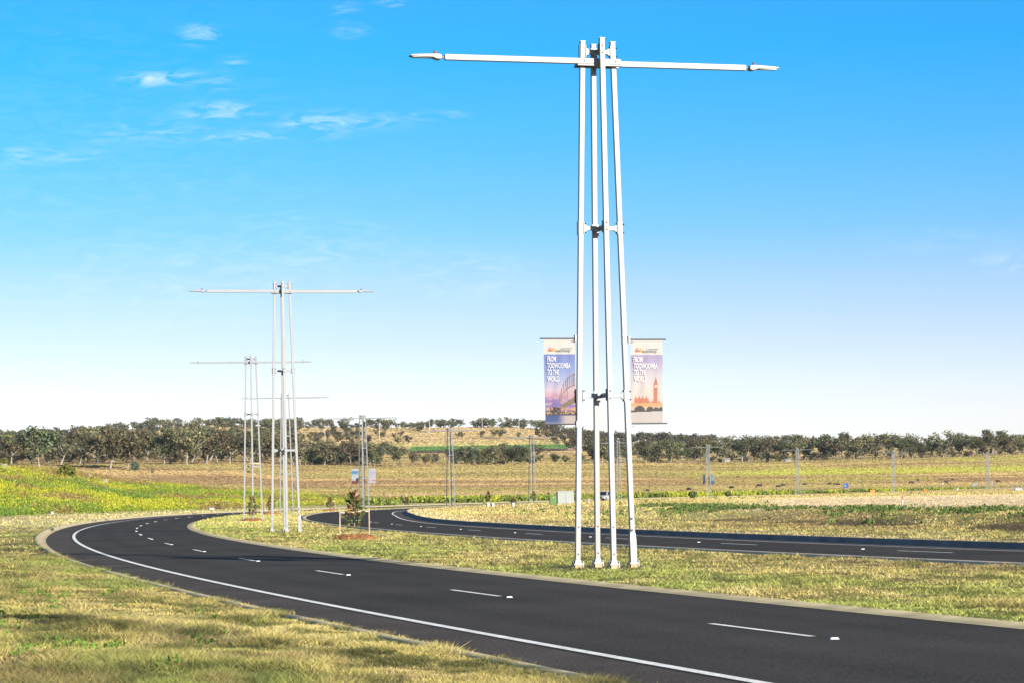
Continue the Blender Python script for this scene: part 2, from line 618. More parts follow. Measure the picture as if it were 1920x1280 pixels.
road_l = tag(strip('road', XL, [(-WO, 0.0), (-3.1, 0.03), (-2.3, 0.0352), (-1.55, 0.04), (-0.8, 0.0448), (0.0, 0.05), (0.72, 0.0449), (1.45, 0.0397), (2.15, 0.0347), (2.82, 0.03)], M['asphalt'],
                   shade=[1.0, 0.95, 1.10, 0.93, 1.10, 0.96, 1.08, 0.93, 1.08, 0.97]), kind='structure')
strip('shoulder', XL, [(-WO, 0.004), (-3.2, 0.033)], M['shoulder'], road_l)
strip('edge_line', XL, [(-3.11, 0.037), (-2.97, 0.0385)], M['paint'], road_l)
road_r = tag(strip('road', XR, [(0.0, 0.02), (0.6, 0.0267), (1.35, 0.035), (2.1, 0.0433), (2.7, 0.05), (RW, 0.0)], M['asphalt'], shade=[0.97, 1.08, 0.93, 1.08, 0.96, 1.0]), kind='structure')
strip('shoulder', XR, [(RW - 0.75, 0.0125), (RW, 0.004)], M['shoulder'], road_r)
strip('edge_line', XR, [(RW - 0.92, 0.025), (RW - 0.80, 0.022)], M['paint'], road_r)

k1 = tag(strip('kerb', XL, [(-WO - 0.52, 0.02), (-WO - 0.50, 0.14), (-WO - 0.34, 0.15), (-WO - 0.26, 0.02), (-WO, 0.005)], M['concrete']), kind='structure')
k2 = tag(strip('kerb', XL, [(2.82, 0.034), (2.98, 0.038), (3.25, 0.070), (3.27, -0.05)], M['concrete']), kind='structure')
k3 = tag(strip('kerb', XR, [(-0.46, -0.2), (-0.45, 0.05), (-0.12, 0.058), (0.0, 0.024)], M['kerb_mid']), kind='structure')
k4 = tag(strip('kerb', XR, [(RW, 0.005), (RW + 0.30, 0.02), (RW + 0.31, 0.185), (RW + 0.5, 0.19), (RW + 0.52, 0.0)], M['kerb_grey']), kind='structure')


def dash_mesh(X, o, y0, ln, w, z):
    """a painted stripe from y0, ln metres long, centred on offset o"""
    ys = np.linspace(y0, y0 + ln, 4)
    vs = []; fs = []
    for i, yy in enumerate(ys):
        s = np.interp(yy, YS, slope(X)); n = math.sqrt(1 + s * s)
        x = np.interp(yy, YS, X)
        for q in (-w / 2, w / 2):
            vs.append((x + (o + q) / n, yy - (o + q) * s / n, zr(yy) + z))
        if i:
            b = 2 * i
            fs.append((b - 2, b - 1, b + 1, b))
    return vs, fs


stud_me = MB().box((0, 0, 0.012), (0.10, 0.09, 0.02), top=(0.75, 0.7)).mesh('road_stud', M['stud'])
for k in range(24):
    yc = 28.5 + 11.75 * k
    v, f = dash_mesh(XL, 0.0, yc - 1.45, 2.9, 0.10, 0.056)
    MB().add(v, f).build('lane_dash', M['paint'], road_l)
    s = obj('road_stud', stud_me, road_l)
    ys_ = yc - 2.0
    s.location = (float(np.interp(ys_, YS, XL)), ys_, 0.052)
for k in range(26):
    yc = 25.2 + 11.65 * k
    v, f = dash_mesh(XR, 2.72, yc - 1.4, 2.8, 0.10, 0.056)
    MB().add(v, f).build('lane_dash', M['paint'], road_r)
    s = obj('road_stud', stud_me, road_r)
    ys_ = yc + 3.3
    sl2 = float(np.interp(ys_, YS, slope(XR)))
    s.location = (float(np.interp(ys_, YS, XR)) + 2.72 / math.sqrt(1 + sl2**2), ys_ - 2.72 * sl2, 0.05 + float(zr(ys_)))
out_me = MB().box((-0.06, 0, 0.0), (0.05, 0.5, 0.13)).mesh('drain_outlet', M['outlet'])
for yy in (131, 178, 247, 330):
    for dy in (-1.2, 1.2):
        o = obj('drain_outlet', out_me, k1)
        s_ = float(np.interp(yy, YS, slope(XL)))
        wo = float(np.interp(yy, YS, WO)) + 0.26
        o.location = (float(np.interp(yy + dy, YS, XL)) - wo, yy + dy, 0.085 + float(zr(yy)))
        o.rotation_euler = (0, 0, -math.atan(s_))

# ------------------------------------------------------------------ terrain height and colour
U_ = [-4000, -600, 0, 150, 300, 480, 700, 960, 1040, 1090, 1200, 1400, 1920, 2600, 6000]
RIDGE = [95, 100, 112, 118, 129, 130, 126, 122, 114, 102, 91, 80, 75, 80, 80]
FRONT_PX = ([-600, 0, 240, 480, 700, 960, 1400, 1900, 2500], [66, 66, 62, 58, 53, 50, 47, 53, 55])
FRONT_D = ([-600, 0, 450, 560, 1000, 1400, 1900], [1280, 1290, 1330, 1500, 1520, 1600, 1650])


def terrain_px(u, d):
    r = np.interp(u, U_, RIDGE); fp = np.interp(u, *FRONT_PX); fd = np.interp(u, *FRONT_D)
    px = np.where(d < 560, -EYE * FPX / np.maximum(d, 1), 0.0)
    a = -0.0 + (-(EYE + 0.17) * FPX / 620)
    t1 = np.clip((d - 620) / (fd - 620), 0, 1)
    p1 = a + (fp - a) * (0.25 * t1 + 0.75 * t1 ** 1.25)
    mid = fp + 0.50 * (r - fp)
    p2 = fp + (mid - fp) * np.clip((d - fd) / (2400 - fd), 0, 1)
    p3 = mid + (r - mid) * sstep(0, 1, np.clip((d - 2400) / 1150, 0, 1)) ** 0.85
    p4 = r - 26 * np.clip((d - 3550) / 2500, 0, 1)
    res = np.where(d < 620, -(EYE + 0.17) * FPX / np.maximum(d, 1), np.where(d < fd, p1, np.where(d < 2400, p2, np.where(d < 3550, p3, p4))))
    return res


def terrain_z(x, y):
    x = np.asarray(x, float); y = np.asarray(y, float)
    d = np.maximum(y, 1.0)
    u = 960 + np.clip(x / d, -3, 3) * FPX
    u = np.where(y < 1, 960, u)
    z = EYE + terrain_px(u, d) / FPX * d
    rad = np.sqrt(x * x + y * y)
    z = np.where(y < 600, -0.35 + 0.18 * sstep(400, 600, y), z)
    z = z + (fbm(x / 90, y / 140, 5, 3) - 0.5) * 2.2 * sstep(900, 2000, y) + (fbm(x / 260, y / 300, 8, 2) - 0.5) * 8 * sstep(2200, 3000, y)
    return z


def ground_col(x, y, z):
    d = np.maximum(y, 1.0)
    u = 960 + np.clip(x / d, -3, 3) * FPX
    px = (z - EYE) / d * FPX
    n1 = fbm(x / 130, y / 60, 31, 4); n2 = fbm(x / 45, y / 160, 37, 4); n3 = fbm(x / 420, y / 75, 41, 3)
    tan = np.array((0.37, 0.265, 0.115)); brown = np.array((0.235, 0.155, 0.078)); olive = np.array((0.245, 0.215, 0.07)); yel = np.array((0.29, 0.27, 0.065))
    c = mixc(np.broadcast_to(tan, x.shape + (3,)), brown, sstep(0.37, 0.58, n1))
    c = mixc(c, olive, 0.6 * sstep(0.50, 0.64, n3))
    c = mixc(c, yel, 0.5 * sstep(0.50, 0.66, n2) * sstep(1150, 1500, u) * sstep(900, 1100, d))
    # greener strip across the right hand paddock
    c = mixc(c, np.array((0.33, 0.32, 0.06)), np.clip(1.1 * sstep(1230, 1480, u) * np.exp(-((px - 29) / 5.5) ** 2) * (0.45 + n1), 0, 1))
    c = mixc(c, np.array((0.36, 0.27, 0.15)), 0.5 * np.exp(-((d - 760) / 90.0) ** 2))
    # hill: dry pasture, wood floor, ploughed and cropped fields
    hill = sstep(1900, 2300, d)
    c = mixc(c, mixc(np.broadcast_to(np.array((0.40, 0.29, 0.14)), x.shape + (3,)), np.array((0.27, 0.21, 0.10)), sstep(0.45, 0.65, n1)), hill)
    crop = (u > 770) & (u < 1086 - (px - 80) * 0.5) & (d > 1800)
    c = np.where((crop & (px > 80) & (px < 88))[..., None], np.array((0.09, 0.17, 0.045)), c)
    c = np.where((crop & (px > 75.5) & (px <= 80))[..., None], np.array((0.075, 0.055, 0.045)), c)
    c = np.where(((u > 1060) & (u < 1180) & (px > 76) & (px < 96) & (d > 1800) & (u > 1060 + (px - 76) * 1.6))[..., None], np.array((0.23, 0.16, 0.12)), c)
    c = np.where(((u > 700) & (u < 1090) & (px > 88) & (px < 95) & (d > 1800))[..., None], np.array((0.36, 0.30, 0.12)) * (0.8 + 0.4 * n2[..., None]), c)
    wood = sstep(0, 150, d - np.interp(u, *FRONT_D)) * (1 - hill) * ((u < 540) | (u > 1290))
    c = mixc(c, np.array((0.20, 0.15, 0.075)), 0.7 * wood)
    return c


def build_ground():
    az = np.concatenate([np.linspace(-180, -20, 40, endpoint=False), np.linspace(-20, -14.5, 22, endpoint=False),
                         np.linspace(-14.5, 14.5, 440, endpoint=False), np.linspace(14.5, 20, 22, endpoint=False), np.linspace(20, 180, 40)])
    ds = np.concatenate([[3, 8, 15, 25, 40, 70, 120, 200, 300, 400, 500], np.linspace(540, 1200, 90, endpoint=False), np.linspace(1200, 1700, 50, endpoint=False),
                         np.linspace(1700, 3700, 140, endpoint=False), [3700, 3900, 4300, 5000, 6000, 8000, 11000, 16000, 24000]])
    A, D = np.meshgrid(np.radians(az), ds, indexing='ij')
    x = D * np.sin(A); y = D * np.cos(A)
    z = terrain_z(x, y)
    z = np.where(y < 0, -0.35, z)
    z = np.where(D > 9000, z * 0.3, z)
    c = ground_col(x, y, z)
    n, k = x.shape
    idx = np.arange(n * k).reshape(n, k)
    f = np.stack([idx[:-1, :-1], idx[1:, :-1], idx[1:, 1:], idx[:-1, 1:]], -1).reshape(-1, 4)
    v = np.stack([x, y, z], -1).reshape(-1, 3)
    o = obj('ground', np_mesh('ground', v, f, M['ground'], c.reshape(-1, 3), smooth=True))
    tag(o, kind='structure')


build_ground()


def gz(x, y):
    return float(terrain_z(np.array([x]), np.array([y]))[0])


def at(u, d):
    """point on the far terrain on photo column u, d metres out"""
    x = (u - 960) / FPX * d
    return (x, d, gz(x, d))


# ------------------------------------------------------------------ lawns (verge, median, inner verge)
def bank_h(x, y):
    """flowering bank beyond the outer kerb"""
    d = np.maximum(y, 1.0)
    u = 960 + x / d * FPX
    crest = np.interp(u, [-1200, -300, 0, 150, 250, 480, 640, 800, 950], [9.5, 8.6, 7.0, 5.9, 4.3, 2.5, 1.6, 0.5, 0.0])
    xl = np.interp(y, YS, off(XL, -WO - 0.7)[0])
    s = np.interp(y, YS, slope(XL))
    dist = (xl - x) / np.sqrt(1 + s * s)                # metres behind the kerb
    front = lerp(11.0, 9.0, np.clip((y - 150) / 200, 0, 1))
    h = crest * sstep(front, front + 62, dist) ** 0.75
    h = h * sstep(110, 225, y)
    return h


def lawn_z(kind, x, y):
    b = (fbm(x / 3.1, y / 3.1, 3, 3) - 0.5) * 0.12 + (fbm(x / 0.8, y / 0.8, 13, 2) - 0.5) * 0.10 * sstep(130, 60, y)
    if kind == 'verge':
        xl = np.interp(y, YS, off(XL, -WO - 0.5)[0])
        dist = np.maximum(xl - x, 0)
        return zr(y) + 0.125 + b * np.clip(dist / 1.5, 0.1, 1) + 0.16 * sstep(0.3, 5, dist) * sstep(80, 40, y) + bank_h(x, y) * (0.85 + 0.3 * fbm(x / 14, y / 14, 71, 3))
    if kind == 'median':
        a = np.interp(y, YS, off(XL, 3.25)[0]); c = np.interp(y, YS, off(XR, -0.46)[0])
        t = np.clip((x - a) / np.maximum(c - a, 0.1), 0, 1)
        e = np.minimum(t, 1 - t) * (c - a)
        return zr(y) + lerp(0.07, 0.0, t) + b * np.clip(e, 0.1, 1)
    xr = np.interp(y, YS, off(XR, RW + 0.5)[0])
    dist = np.maximum(x - xr, 0)
    sw = -0.12 * np.exp(-((dist - swale(x, y)[1]) / 2.0) ** 2) * 1.0
    return zr(y) + 0.17 + b * np.clip(dist / 1.5, 0.1, 1) + 0.42 * sstep(9.5, 17, dist) * sstep(-3, 10, x) * sstep(420, 250, y) + sw * sstep(-2, 12, x)


def swale(x, y):
    """mask of the bare drain behind the inner kerb, and its distance from the kerb"""
    dc = 12.0 + 0.05 * y * 0 + (vnoise(y / 25, y * 0, 77) - 0.5) * 2
    return None, dc


STRAW = np.array((0.45, 0.365, 0.125)); STRAW2 = np.array((0.54, 0.445, 0.175)); GREEN = np.array((0.22, 0.25, 0.065)); DKG = np.array((0.10, 0.15, 0.03))
BROWN = np.array((0.22, 0.14, 0.07)); PALE = np.array((0.54, 0.43, 0.22)); LIME = np.array((0.33, 0.365, 0.085))


def pale_zone(x, y):
    u = 960 + x / np.maximum(y, 1) * FPX
    n1 = fbm(x / 2.6, y / 5.5, 101, 4); n3 = fbm(x / 7.0, y / 14.0, 113, 3)
    return sstep(1330, 1500, u + (n3 - 0.5) * 260) * sstep(122, 128, y + (n1 - 0.5) * 8) * sstep(460, 350, y)


def drain_mask(x, y):
    xr = np.interp(y, YS, off(XR, RW + 0.5)[0])
    s = np.interp(y, YS, slope(XR)); dist = (x - xr) / np.sqrt(1 + s * s)
    n1 = fbm(x / 2.6, y / 5.5, 101, 4)
    return np.clip(1.15 * np.exp(-((dist - 10.9 - (fbm(y / 9, x * 0, 151, 2) - 0.5) * 4) / 2.1) ** 2) * sstep(-2, 7, x) * sstep(140, 115, y) * sstep(0.40, 0.52, n1), 0, 0.8)


def lawn_col(kind, x, y):
    sh = x.shape + (3,)
    n1 = fbm(x / 2.6, y / 5.5, 101, 4); n2 = fbm(x / 0.9, y / 1.6, 107, 3); n3 = fbm(x / 7.0, y / 14.0, 113, 3)
    c = mixc(np.broadcast_to(STRAW, sh), STRAW2, sstep(0.4, 0.65, n2))
    if kind == 'verge':
        c = mixc(c, GREEN, 0.85 * sstep(0.44, 0.60, n1))
        n4 = fbm(x / 1.1, y / 2.2, 127, 3)
        c = mixc(c, np.array((0.13, 0.12, 0.045)), 0.65 * sstep(0.60, 0.74, n4))
        c = mixc(c, LIME, 0.55 * sstep(0.52, 0.68, fbm(x / 5, y / 4, 129, 3)))
        c = mixc(c, BROWN, 0.55 * sstep(0.58, 0.72, n3) * sstep(0.45, 0.6, n2))
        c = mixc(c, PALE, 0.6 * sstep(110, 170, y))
        w = np.clip(bank_h(x, y) / 0.5, 0, 1)
        c = mixc(c, np.array((0.20, 0.23, 0.045)), w)
        c = mixc(c, np.array((0.30, 0.19, 0.08)), w * sstep(0.45, 0.6, fbm(x / 9, y / 25, 131, 3)))
    elif kind == 'median':
        a = np.interp(y, YS, off(XL, 3.25)[0]); b = np.interp(y, YS, off(XR, -0.46)[0])
        t = np.clip((x - a) / np.maximum(b - a, 0.1), 0, 1)
        c = mixc(c, LIME, (0.95 - 0.75 * t) * sstep(0.36, 0.58, n1))
        c = mixc(c, np.array((0.30, 0.21, 0.10)), 0.6 * sstep(0.45, 0.9, t) * sstep(0.4, 0.6, n3))
        for (px_, py_) in POLES[:4]:
            r = np.sqrt((x - px_) ** 2 + ((y - py_)) ** 2)
            c = mixc(c, np.array((0.26, 0.20, 0.13)), 0.85 * sstep(1.5, 0.9, r))
    else:
        xr = np.interp(y, YS, off(XR, RW + 0.5)[0])
        s = np.interp(y, YS, slope(XR)); dist = (x - xr) / np.sqrt(1 + s * s)
        c = mixc(c, np.array((0.42, 0.31, 0.125)), sstep(0.40, 0.6, n3))
        c = mixc(c, np.array((0.30, 0.30, 0.08)), 0.5 * sstep(0.56, 0.7, n1))
        u = 960 + x / np.maximum(y, 1) * FPX
        c = mixc(c, PALE, 0.8 * sstep(3.5, 1.0, dist))
        # pale mown rise on the right, bare drain in front of it
        pale = pale_zone(x, y)
        c = mixc(c, np.array((0.60, 0.46, 0.27)), 0.95 * pale)
        c = mixc(c, np.array((0.13, 0.08, 0.04)), drain_mask(x, y))
    return c


def lawn_sheet(kind, ysamp, xs_of):
    P = []; 
    for yy in ysamp:
        xs = xs_of(yy)
        P.append(np.stack([xs, np.full_like(xs, yy)], 1))
    P = np.array(P)
    x, y = P[..., 0], P[..., 1]
    z = lawn_z(kind, x, y)
    z = z - 0.6 * sstep(Y1 - 90, Y1 - 5, y) - 0.02 * sstep(140, 70, y)
    c = lawn_col(kind, x, y)
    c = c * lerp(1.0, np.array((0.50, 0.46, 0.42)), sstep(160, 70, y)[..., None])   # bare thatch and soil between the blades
    n, k = x.shape
    idx = np.arange(n * k).reshape(n, k)
    f = np.stack([idx[:-1, :-1], idx[:-1, 1:], idx[1:, 1:], idx[1:, :-1]], -1).reshape(-1, 4)
    return np.stack([x, y, z], -1).reshape(-1, 3), f, c.reshape(-1, 3)


ysamp = np.concatenate([np.arange(-38, 18, 2.0), np.arange(18, 140, 0.5), np.arange(140, 300, 1.0), np.arange(300, Y1 - 4, 3.0)])
e_verge = off(XL, -WO - 0.51); e_med0 = off(XL, 3.26); e_med1 = off(XR, -0.455); e_inner = off(XR, RW + 0.51)
X_at = lambda e, yy: float(np.interp(yy, e[1], e[0]))
lat = np.concatenate([np.arange(0, 16, 0.5), np.arange(16, 60, 2.0), np.arange(60, 150, 5.0)])
lat2 = np.concatenate([np.arange(0, 16, 0.5), np.arange(16, 60, 1.5), np.arange(60, 160, 5.0), [200, 300, 450]])
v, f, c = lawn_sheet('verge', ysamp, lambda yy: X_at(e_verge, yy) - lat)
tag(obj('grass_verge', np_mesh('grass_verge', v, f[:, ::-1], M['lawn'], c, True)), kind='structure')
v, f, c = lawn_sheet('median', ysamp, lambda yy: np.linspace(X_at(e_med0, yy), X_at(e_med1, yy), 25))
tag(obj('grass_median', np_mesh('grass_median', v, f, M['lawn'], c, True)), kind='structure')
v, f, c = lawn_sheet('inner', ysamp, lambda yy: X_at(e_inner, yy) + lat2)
tag(obj('grass_field', np_mesh('grass_field', v, f, M['lawn'], c, True)), kind='structure')


# ------------------------------------------------------------------ grass blades
SAPS = [(-6.05, 91.0), (-17.6, 160.5), (-22.3, 219.5), (-20.1, 262.0)]


def region_of(x, y):
    xv = np.interp(y, e_verge[1], e_verge[0]); a = np.interp(y, e_med0[1], e_med0[0]); b = np.interp(y, e_med1[1], e_med1[0]); i = np.interp(y, e_inner[1], e_inner[0])
    return xv, a, b, i


def blades(name, kind, n, dmin, dmax, label, flat=None):
    y = np.exp(rng.uniform(math.log(dmin), math.log(dmax), n))
    x = rng.uniform(-1, 1, n) * (0.235 * y + 2.0)
    xv, a, b, i = region_of(x, y)
    over = 0.18
    if kind == 'verge':
        k = (x < xv + 0.24 * np.sqrt(rng.uniform(0, 1, n)) * (1 + 2.6 * sstep(0.25, 0.6, vnoise(y / 1.7, y * 0, 9)) * sstep(75, 50, y))) & (bank_h(x, y) < 0.35)
    elif kind == 'median':
        k = (x > a - 0.05) & (x < b + 0.02)
        for (px_, py_) in POLES[:4]:
            k &= ((x - px_) ** 2 + (y - py_) ** 2 > (1.0 + 0.4 * rng.uniform(0, 1, n)) ** 2)
        for (px_, py_) in SAPS:
            k &= ((x - px_) ** 2 + (y - py_) ** 2 > (0.80 + 0.12 * rng.uniform(0, 1, n)) ** 2)
    else:
        k = (x > i - 0.03) & (rng.uniform(0, 1, n) > 0.9 * drain_mask(x, y))
    x, y = x[k], y[k]; m = len(x)
    z = lawn_z(kind, x, y)
    if kind == 'verge':
        z = z - 0.11 * sstep(0.12, 0.32, x - np.interp(y, e_verge[1], e_verge[0]))
    c = lawn_col(kind, x, y)
    tuft = fbm(x / 0.7, y / 0.9, 201, 3)
    hgt = (0.014 + 0.05 * sstep(0.42, 0.72, tuft)) * rng.uniform(0.6, 1.5, m) * (1 + 0.0045 * y)
    if kind == 'inner':
        hgt = hgt * (1 - 0.65 * pale_zone(x, y))
    gap = fbm(x / 0.35, y / 0.5, 205, 2)
    hgt = hgt * np.where(gap < 0.34, 0.45, 1.0)
    if flat is not None:
        hgt = hgt * flat
    wid = np.maximum(0.006, np.where(y < 90, 0.00034 * y, 0.00042 * y)) * rng.uniform(0.7, 1.4, m)
    az = rng.uniform(0, 2 * math.pi, m)
    lean = np.where(y < 130, rng.uniform(0.5, 2.6, m), rng.uniform(0.2, 1.1, m)) * hgt
    la = rng.uniform(0, 2 * math.pi, m)
    dk = sstep(0.53, 0.64, fbm(x / 0.5, y / 0.75, 221, 3)) * (y < 130)
    c = mixc(c, np.array((0.085, 0.095, 0.03)), 0.75 * dk)
    vr = (0.42 - 0.32 * pale_zone(x, y))[:, None] if kind == 'inner' else 0.5
    c = c * (0.98 + rng.uniform(-1, 1, (m, 1)) * vr) * np.stack([np.ones(m), rng.uniform(0.92, 1.08, m), rng.uniform(0.8, 1.2, m)], 1)
    gr = rng.uniform(0, 1, m) < (0.10 * (1 - pale_zone(x, y)) if kind == 'inner' else 0.10)
    c[gr] = c[gr] * 0.3 + DKG * 0.7
    ca, sa = np.cos(az), np.sin(az)
    v = np.empty((m, 3, 3))
    v[:, 0] = np.stack([x - ca * wid / 2, y - sa * wid / 2, z - 0.01], 1)
    v[:, 1] = np.stack([x + ca * wid / 2, y + sa * wid / 2, z - 0.01], 1)
    v[:, 2] = np.stack([x + np.cos(la) * lean, y + np.sin(la) * lean, z + hgt], 1)
    f = np.arange(m * 3).reshape(m, 3)
    o = obj(name, np_mesh(name, v.reshape(-1, 3), f, M['blade'], np.repeat(c, 3, 0)))
    tag(o, label, 'grass', kind='stuff')


blades('grass', 'verge', 1050000, 15, 70, 'short dry grass with green tufts on the near roadside')
blades('grass', 'verge', 180000, 70, 330, 'pale dry grass between the far kerb and the flowering bank')
blades('grass', 'median', 700000, 26, 300, 'yellow green mown grass on the median strip')
blades('grass', 'inner', 620000, 50, 620, 'straw coloured grass beyond the right carriageway')


def paddock_grass():
    n = 420000
    d = np.concatenate([rng.uniform(600, 1720, 300000), rng.uniform(1720, 3560, 120000)])
    u = rng.uniform(-250, 2170, n)
    x = (u - 960) / FPX * d; y = d
    z = terrain_z(x, y)
    c = ground_col(x, y, z) * rng.uniform(0.86, 1.14, (n, 1))
    s = d / 1000.0
    w = 0.62 * s * rng.uniform(0.6, 1.6, n); h = 0.22 * s * rng.uniform(0.5, 1.4, n)
    az = rng.uniform(-0.7, 0.7, n)
    ca, sa = np.cos(az), np.sin(az)
    v = np.empty((n, 3, 3))
    v[:, 0] = np.stack([x - ca * w, y - sa * w, z - 0.05], 1); v[:, 1] = np.stack([x + ca * w, y + sa * w, z - 0.05], 1)
    v[:, 2] = np.stack([x + rng.uniform(-.5, .5, n) * w, y + rng.uniform(-.5, .5, n) * w, z + h], 1)
    o = obj('paddock_grass', np_mesh('paddock_grass', v.reshape(-1, 3), np.arange(n * 3).reshape(n, 3), M['blade'], np.repeat(c, 3, 0)))
    tag(o, 'rough dry pasture grass across the far paddocks and hill', 'grass', kind='stuff')


paddock_grass()


def leafy(name, x, y, z, hgt, spread, colors, nleaf, lw, label, cat='plant', flower=None, ffrac=0.0):
    """low leafy plants as loose small faces; colors (m,3)"""
    m = len(x)
    X = np.repeat(x, nleaf); Y = np.repeat(y, nleaf); Z = np.repeat(z, nleaf); H = np.repeat(hgt, nleaf); S = np.repeat(spread, nleaf)
    n = m * nleaf
    t = rng.uniform(0, 1, n)
    rr = np.sqrt(rng.uniform(0, 1, n)) * S * (1.05 - 0.6 * t)
    a = rng.uniform(0, 2 * math.pi, n)
    cx = X + rr * np.cos(a); cy = Y + rr * np.sin(a); cz = Z + H * t
    w = lw * rng.uniform(0.6, 1.4, n)
    az = rng.uniform(0, 2 * math.pi, n); til = rng.uniform(-0.5, 0.9, n)
    ux, uy = np.cos(az), np.sin(az)
    v = np.empty((n, 3, 3))
    v[:, 0] = np.stack([cx - ux * w * .5, cy - uy * w * .5, cz], 1)
    v[:, 1] = np.stack([cx + ux * w * .5, cy + uy * w * .5, cz], 1)
    v[:, 2] = np.stack([cx - uy * w * til, cy + ux * w * til, cz + w * rng.uniform(0.5, 1.3, n)], 1)
    c = np.repeat(colors, nleaf, 0) * rng.uniform(0.65, 1.35, (n, 1))
    if flower is not None:
        fl = np.repeat(flower, nleaf) * sstep(0.35, 0.9, t) > rng.uniform(0, 1, n)
        c[fl] = np.array((0.40, 0.385, 0.03)) * rng.uniform(0.75, 1.2, (int(fl.sum()), 1))
    o = obj(name, np_mesh(name, v.reshape(-1, 3), np.arange(n * 3).reshape(n, 3), M['weed'], np.repeat(c, 3, 0)))
    return tag(o, label, cat, kind='stuff')


def bank_plants():
    n = 74000
    y = rng.uniform(190, 480, n)
    u = rng.uniform(-160, 960, n)
    x = (u - 960) / FPX * y
    h = bank_h(x, y)
    p = fbm(x / 8, y / 20, 301, 5); q = fbm(x / 7, y / 18, 307, 3)
    k = (h > 0.12) & (rng.uniform(0, 1, n) < 0.85)
    x, y, p, q, u = x[k], y[k], p[k], q[k], u[k]
    z = lawn_z('verge', x, y) - 0.05
    m = len(x)
    green = np.array((0.13, 0.21, 0.035)); lime = np.array((0.25, 0.29, 0.035)); brn = np.array((0.25, 0.165, 0.07))
    c = mixc(np.broadcast_to(green, (m, 3)), lime, sstep(0.35, 0.6, p))
    xl = np.interp(y, YS, off(XL, -WO - 0.7)[0])
    back = sstep(40, 75, xl - x)
    br = np.clip(sstep(0.52, 0.64, q) * 0.9 + 0.75 * back * sstep(0.35, 0.5, q) + 0.5 * sstep(480, 760, u), 0, 1)
    c = mixc(c, brn, br)
    fl = np.clip(sstep(0.42, 0.66, p) * 0.8 * (1 - br) + 0.05, 0, 1)
    leafy('flowering_weeds', x, y, z, rng.uniform(0.4, 0.9, m) * (0.45 + 1.2 * fbm(x / 3.5, y / 6, 311, 3)), rng.uniform(0.3, 0.6, m), c, 12, 0.155,
          'dense yellow flowering weeds covering the bank at the left', 'weeds', fl)
    # thin belt of the same weeds beyond the far carriageway
    n = 16000
    u = rng.uniform(800, 1990, n)
    y0 = np.array([float(np.interp(uu, 960 + (off(XL, -WO)[0][200:900] / np.maximum(YS[200:900], 1)) * FPX * 0 + YS[200:900], YS[200:900])) for uu in [0]])
    s = rng.uniform(380, 770, n)
    o_ = -WO.max() - rng.uniform(7, 22, n)
    sl_ = np.interp(s, YS, slope(XL)); nn = np.sqrt(1 + sl_**2)
    x = np.interp(s, YS, XL) + o_ / nn; y = s - o_ * sl_ / nn
    p = fbm(x / 16, y / 16, 331, 3)
    k = p > 0.40
    x, y, p = x[k], y[k], p[k]; m = len(x)
    z = np.maximum(lawn_z('verge', x, y), -0.2) - 0.05
    uu = 960 + x / y * FPX
    c = mixc(np.broadcast_to(np.array((0.17, 0.21, 0.045)), (m, 3)), np.array((0.33, 0.35, 0.04)), sstep(0.45, 0.6, p))
    leafy('flowering_weeds', x, y, z, rng.uniform(0.5, 1.1, m), rng.uniform(0.4, 0.8, m), c, 6, 0.45,
          'thin belt of yellow green weeds along the far side of the distant road', 'weeds', 0.55 * sstep(0.42, 0.55, p) * sstep(1400, 1150, uu))
    # broad-leaved green weeds along the drain on the right
    n = 2000
    s = rng.uniform(60, 170, n)
    dist = 16.8 + rng.normal(0, 1.5, n) + (fbm(s / 9, s * 0, 151, 2) - 0.5) * 5
    sl_ = np.interp(s, YS, slope(XR)); nn = np.sqrt(1 + sl_**2); oo = np.interp(s, YS, RW) + 0.5 + dist
    x = np.interp(s, YS, XR) + oo / nn; y = s - oo * sl_ / nn
    p = fbm(x / 4, y / 4, 351, 3)
    k = (p > 0.53 - 0.012 * np.clip(x - 8, 0, 6)) & (x > 3)
    x, y = x[k], y[k]; m = len(x)
    c = np.broadcast_to(np.array((0.115, 0.16, 0.045)), (m, 3)) * rng.uniform(0.6, 1.4, (m, 1))
    leafy('green_weeds', x, y, lawn_z('inner', x, y), rng.uniform(0.07, 0.22, m), rng.uniform(0.12, 0.34, m), c, 18, 0.08,
          'low dark green weeds along the bare drain on the right', 'weeds')
    # scattered weeds further in
    n = 420
    y = rng.uniform(90, 320, n); x = rng.uniform(0.0, 0.22, n) * y
    p = fbm(x / 9, y / 20, 371, 3)
    k = (p > 0.55) & (x > np.interp(y, e_inner[1], e_inner[0]) + 2) & (pale_zone(x, y) < 0.3)
    x, y = x[k], y[k]; m = len(x)
    c = np.broadcast_to(np.array((0.12, 0.17, 0.04)), (m, 3)) * rng.uniform(0.7, 1.4, (m, 1))
    leafy('green_weeds', x, y, lawn_z('inner', x, y), rng.uniform(0.15, 0.4, m), rng.uniform(0.2, 0.5, m), c, 16, 0.11,
          'scattered green weeds in the dry grass inside the bend', 'weeds')
    # clumps in the near verge
    n = 150
    y = rng.uniform(20, 40, n); x = rng.uniform(-0.24, -0.05, n) * y
    p = fbm(x / 1.6, y / 2.4, 391, 3)
    k = (p > 0.52) & (x < np.interp(y, e_verge[1], e_verge[0]) - 1.0)
    x, y = x[k], y[k]; m = len(x)
    c = np.broadcast_to(np.array((0.11, 0.19, 0.03)), (m, 3)) * rng.uniform(0.7, 1.4, (m, 1))
    leafy('green_weeds', x, y, lawn_z('verge', x, y), rng.uniform(0.04, 0.08, m), rng.uniform(0.08, 0.2, m), c, 26, 0.03,
          'fresh green clover clumps in the near left grass', 'weeds')


bank_plants()


# ------------------------------------------------------------------ lamp towers
HT = 11.73
A0, A1 = 0.65, 0.345
SEC = 0.112


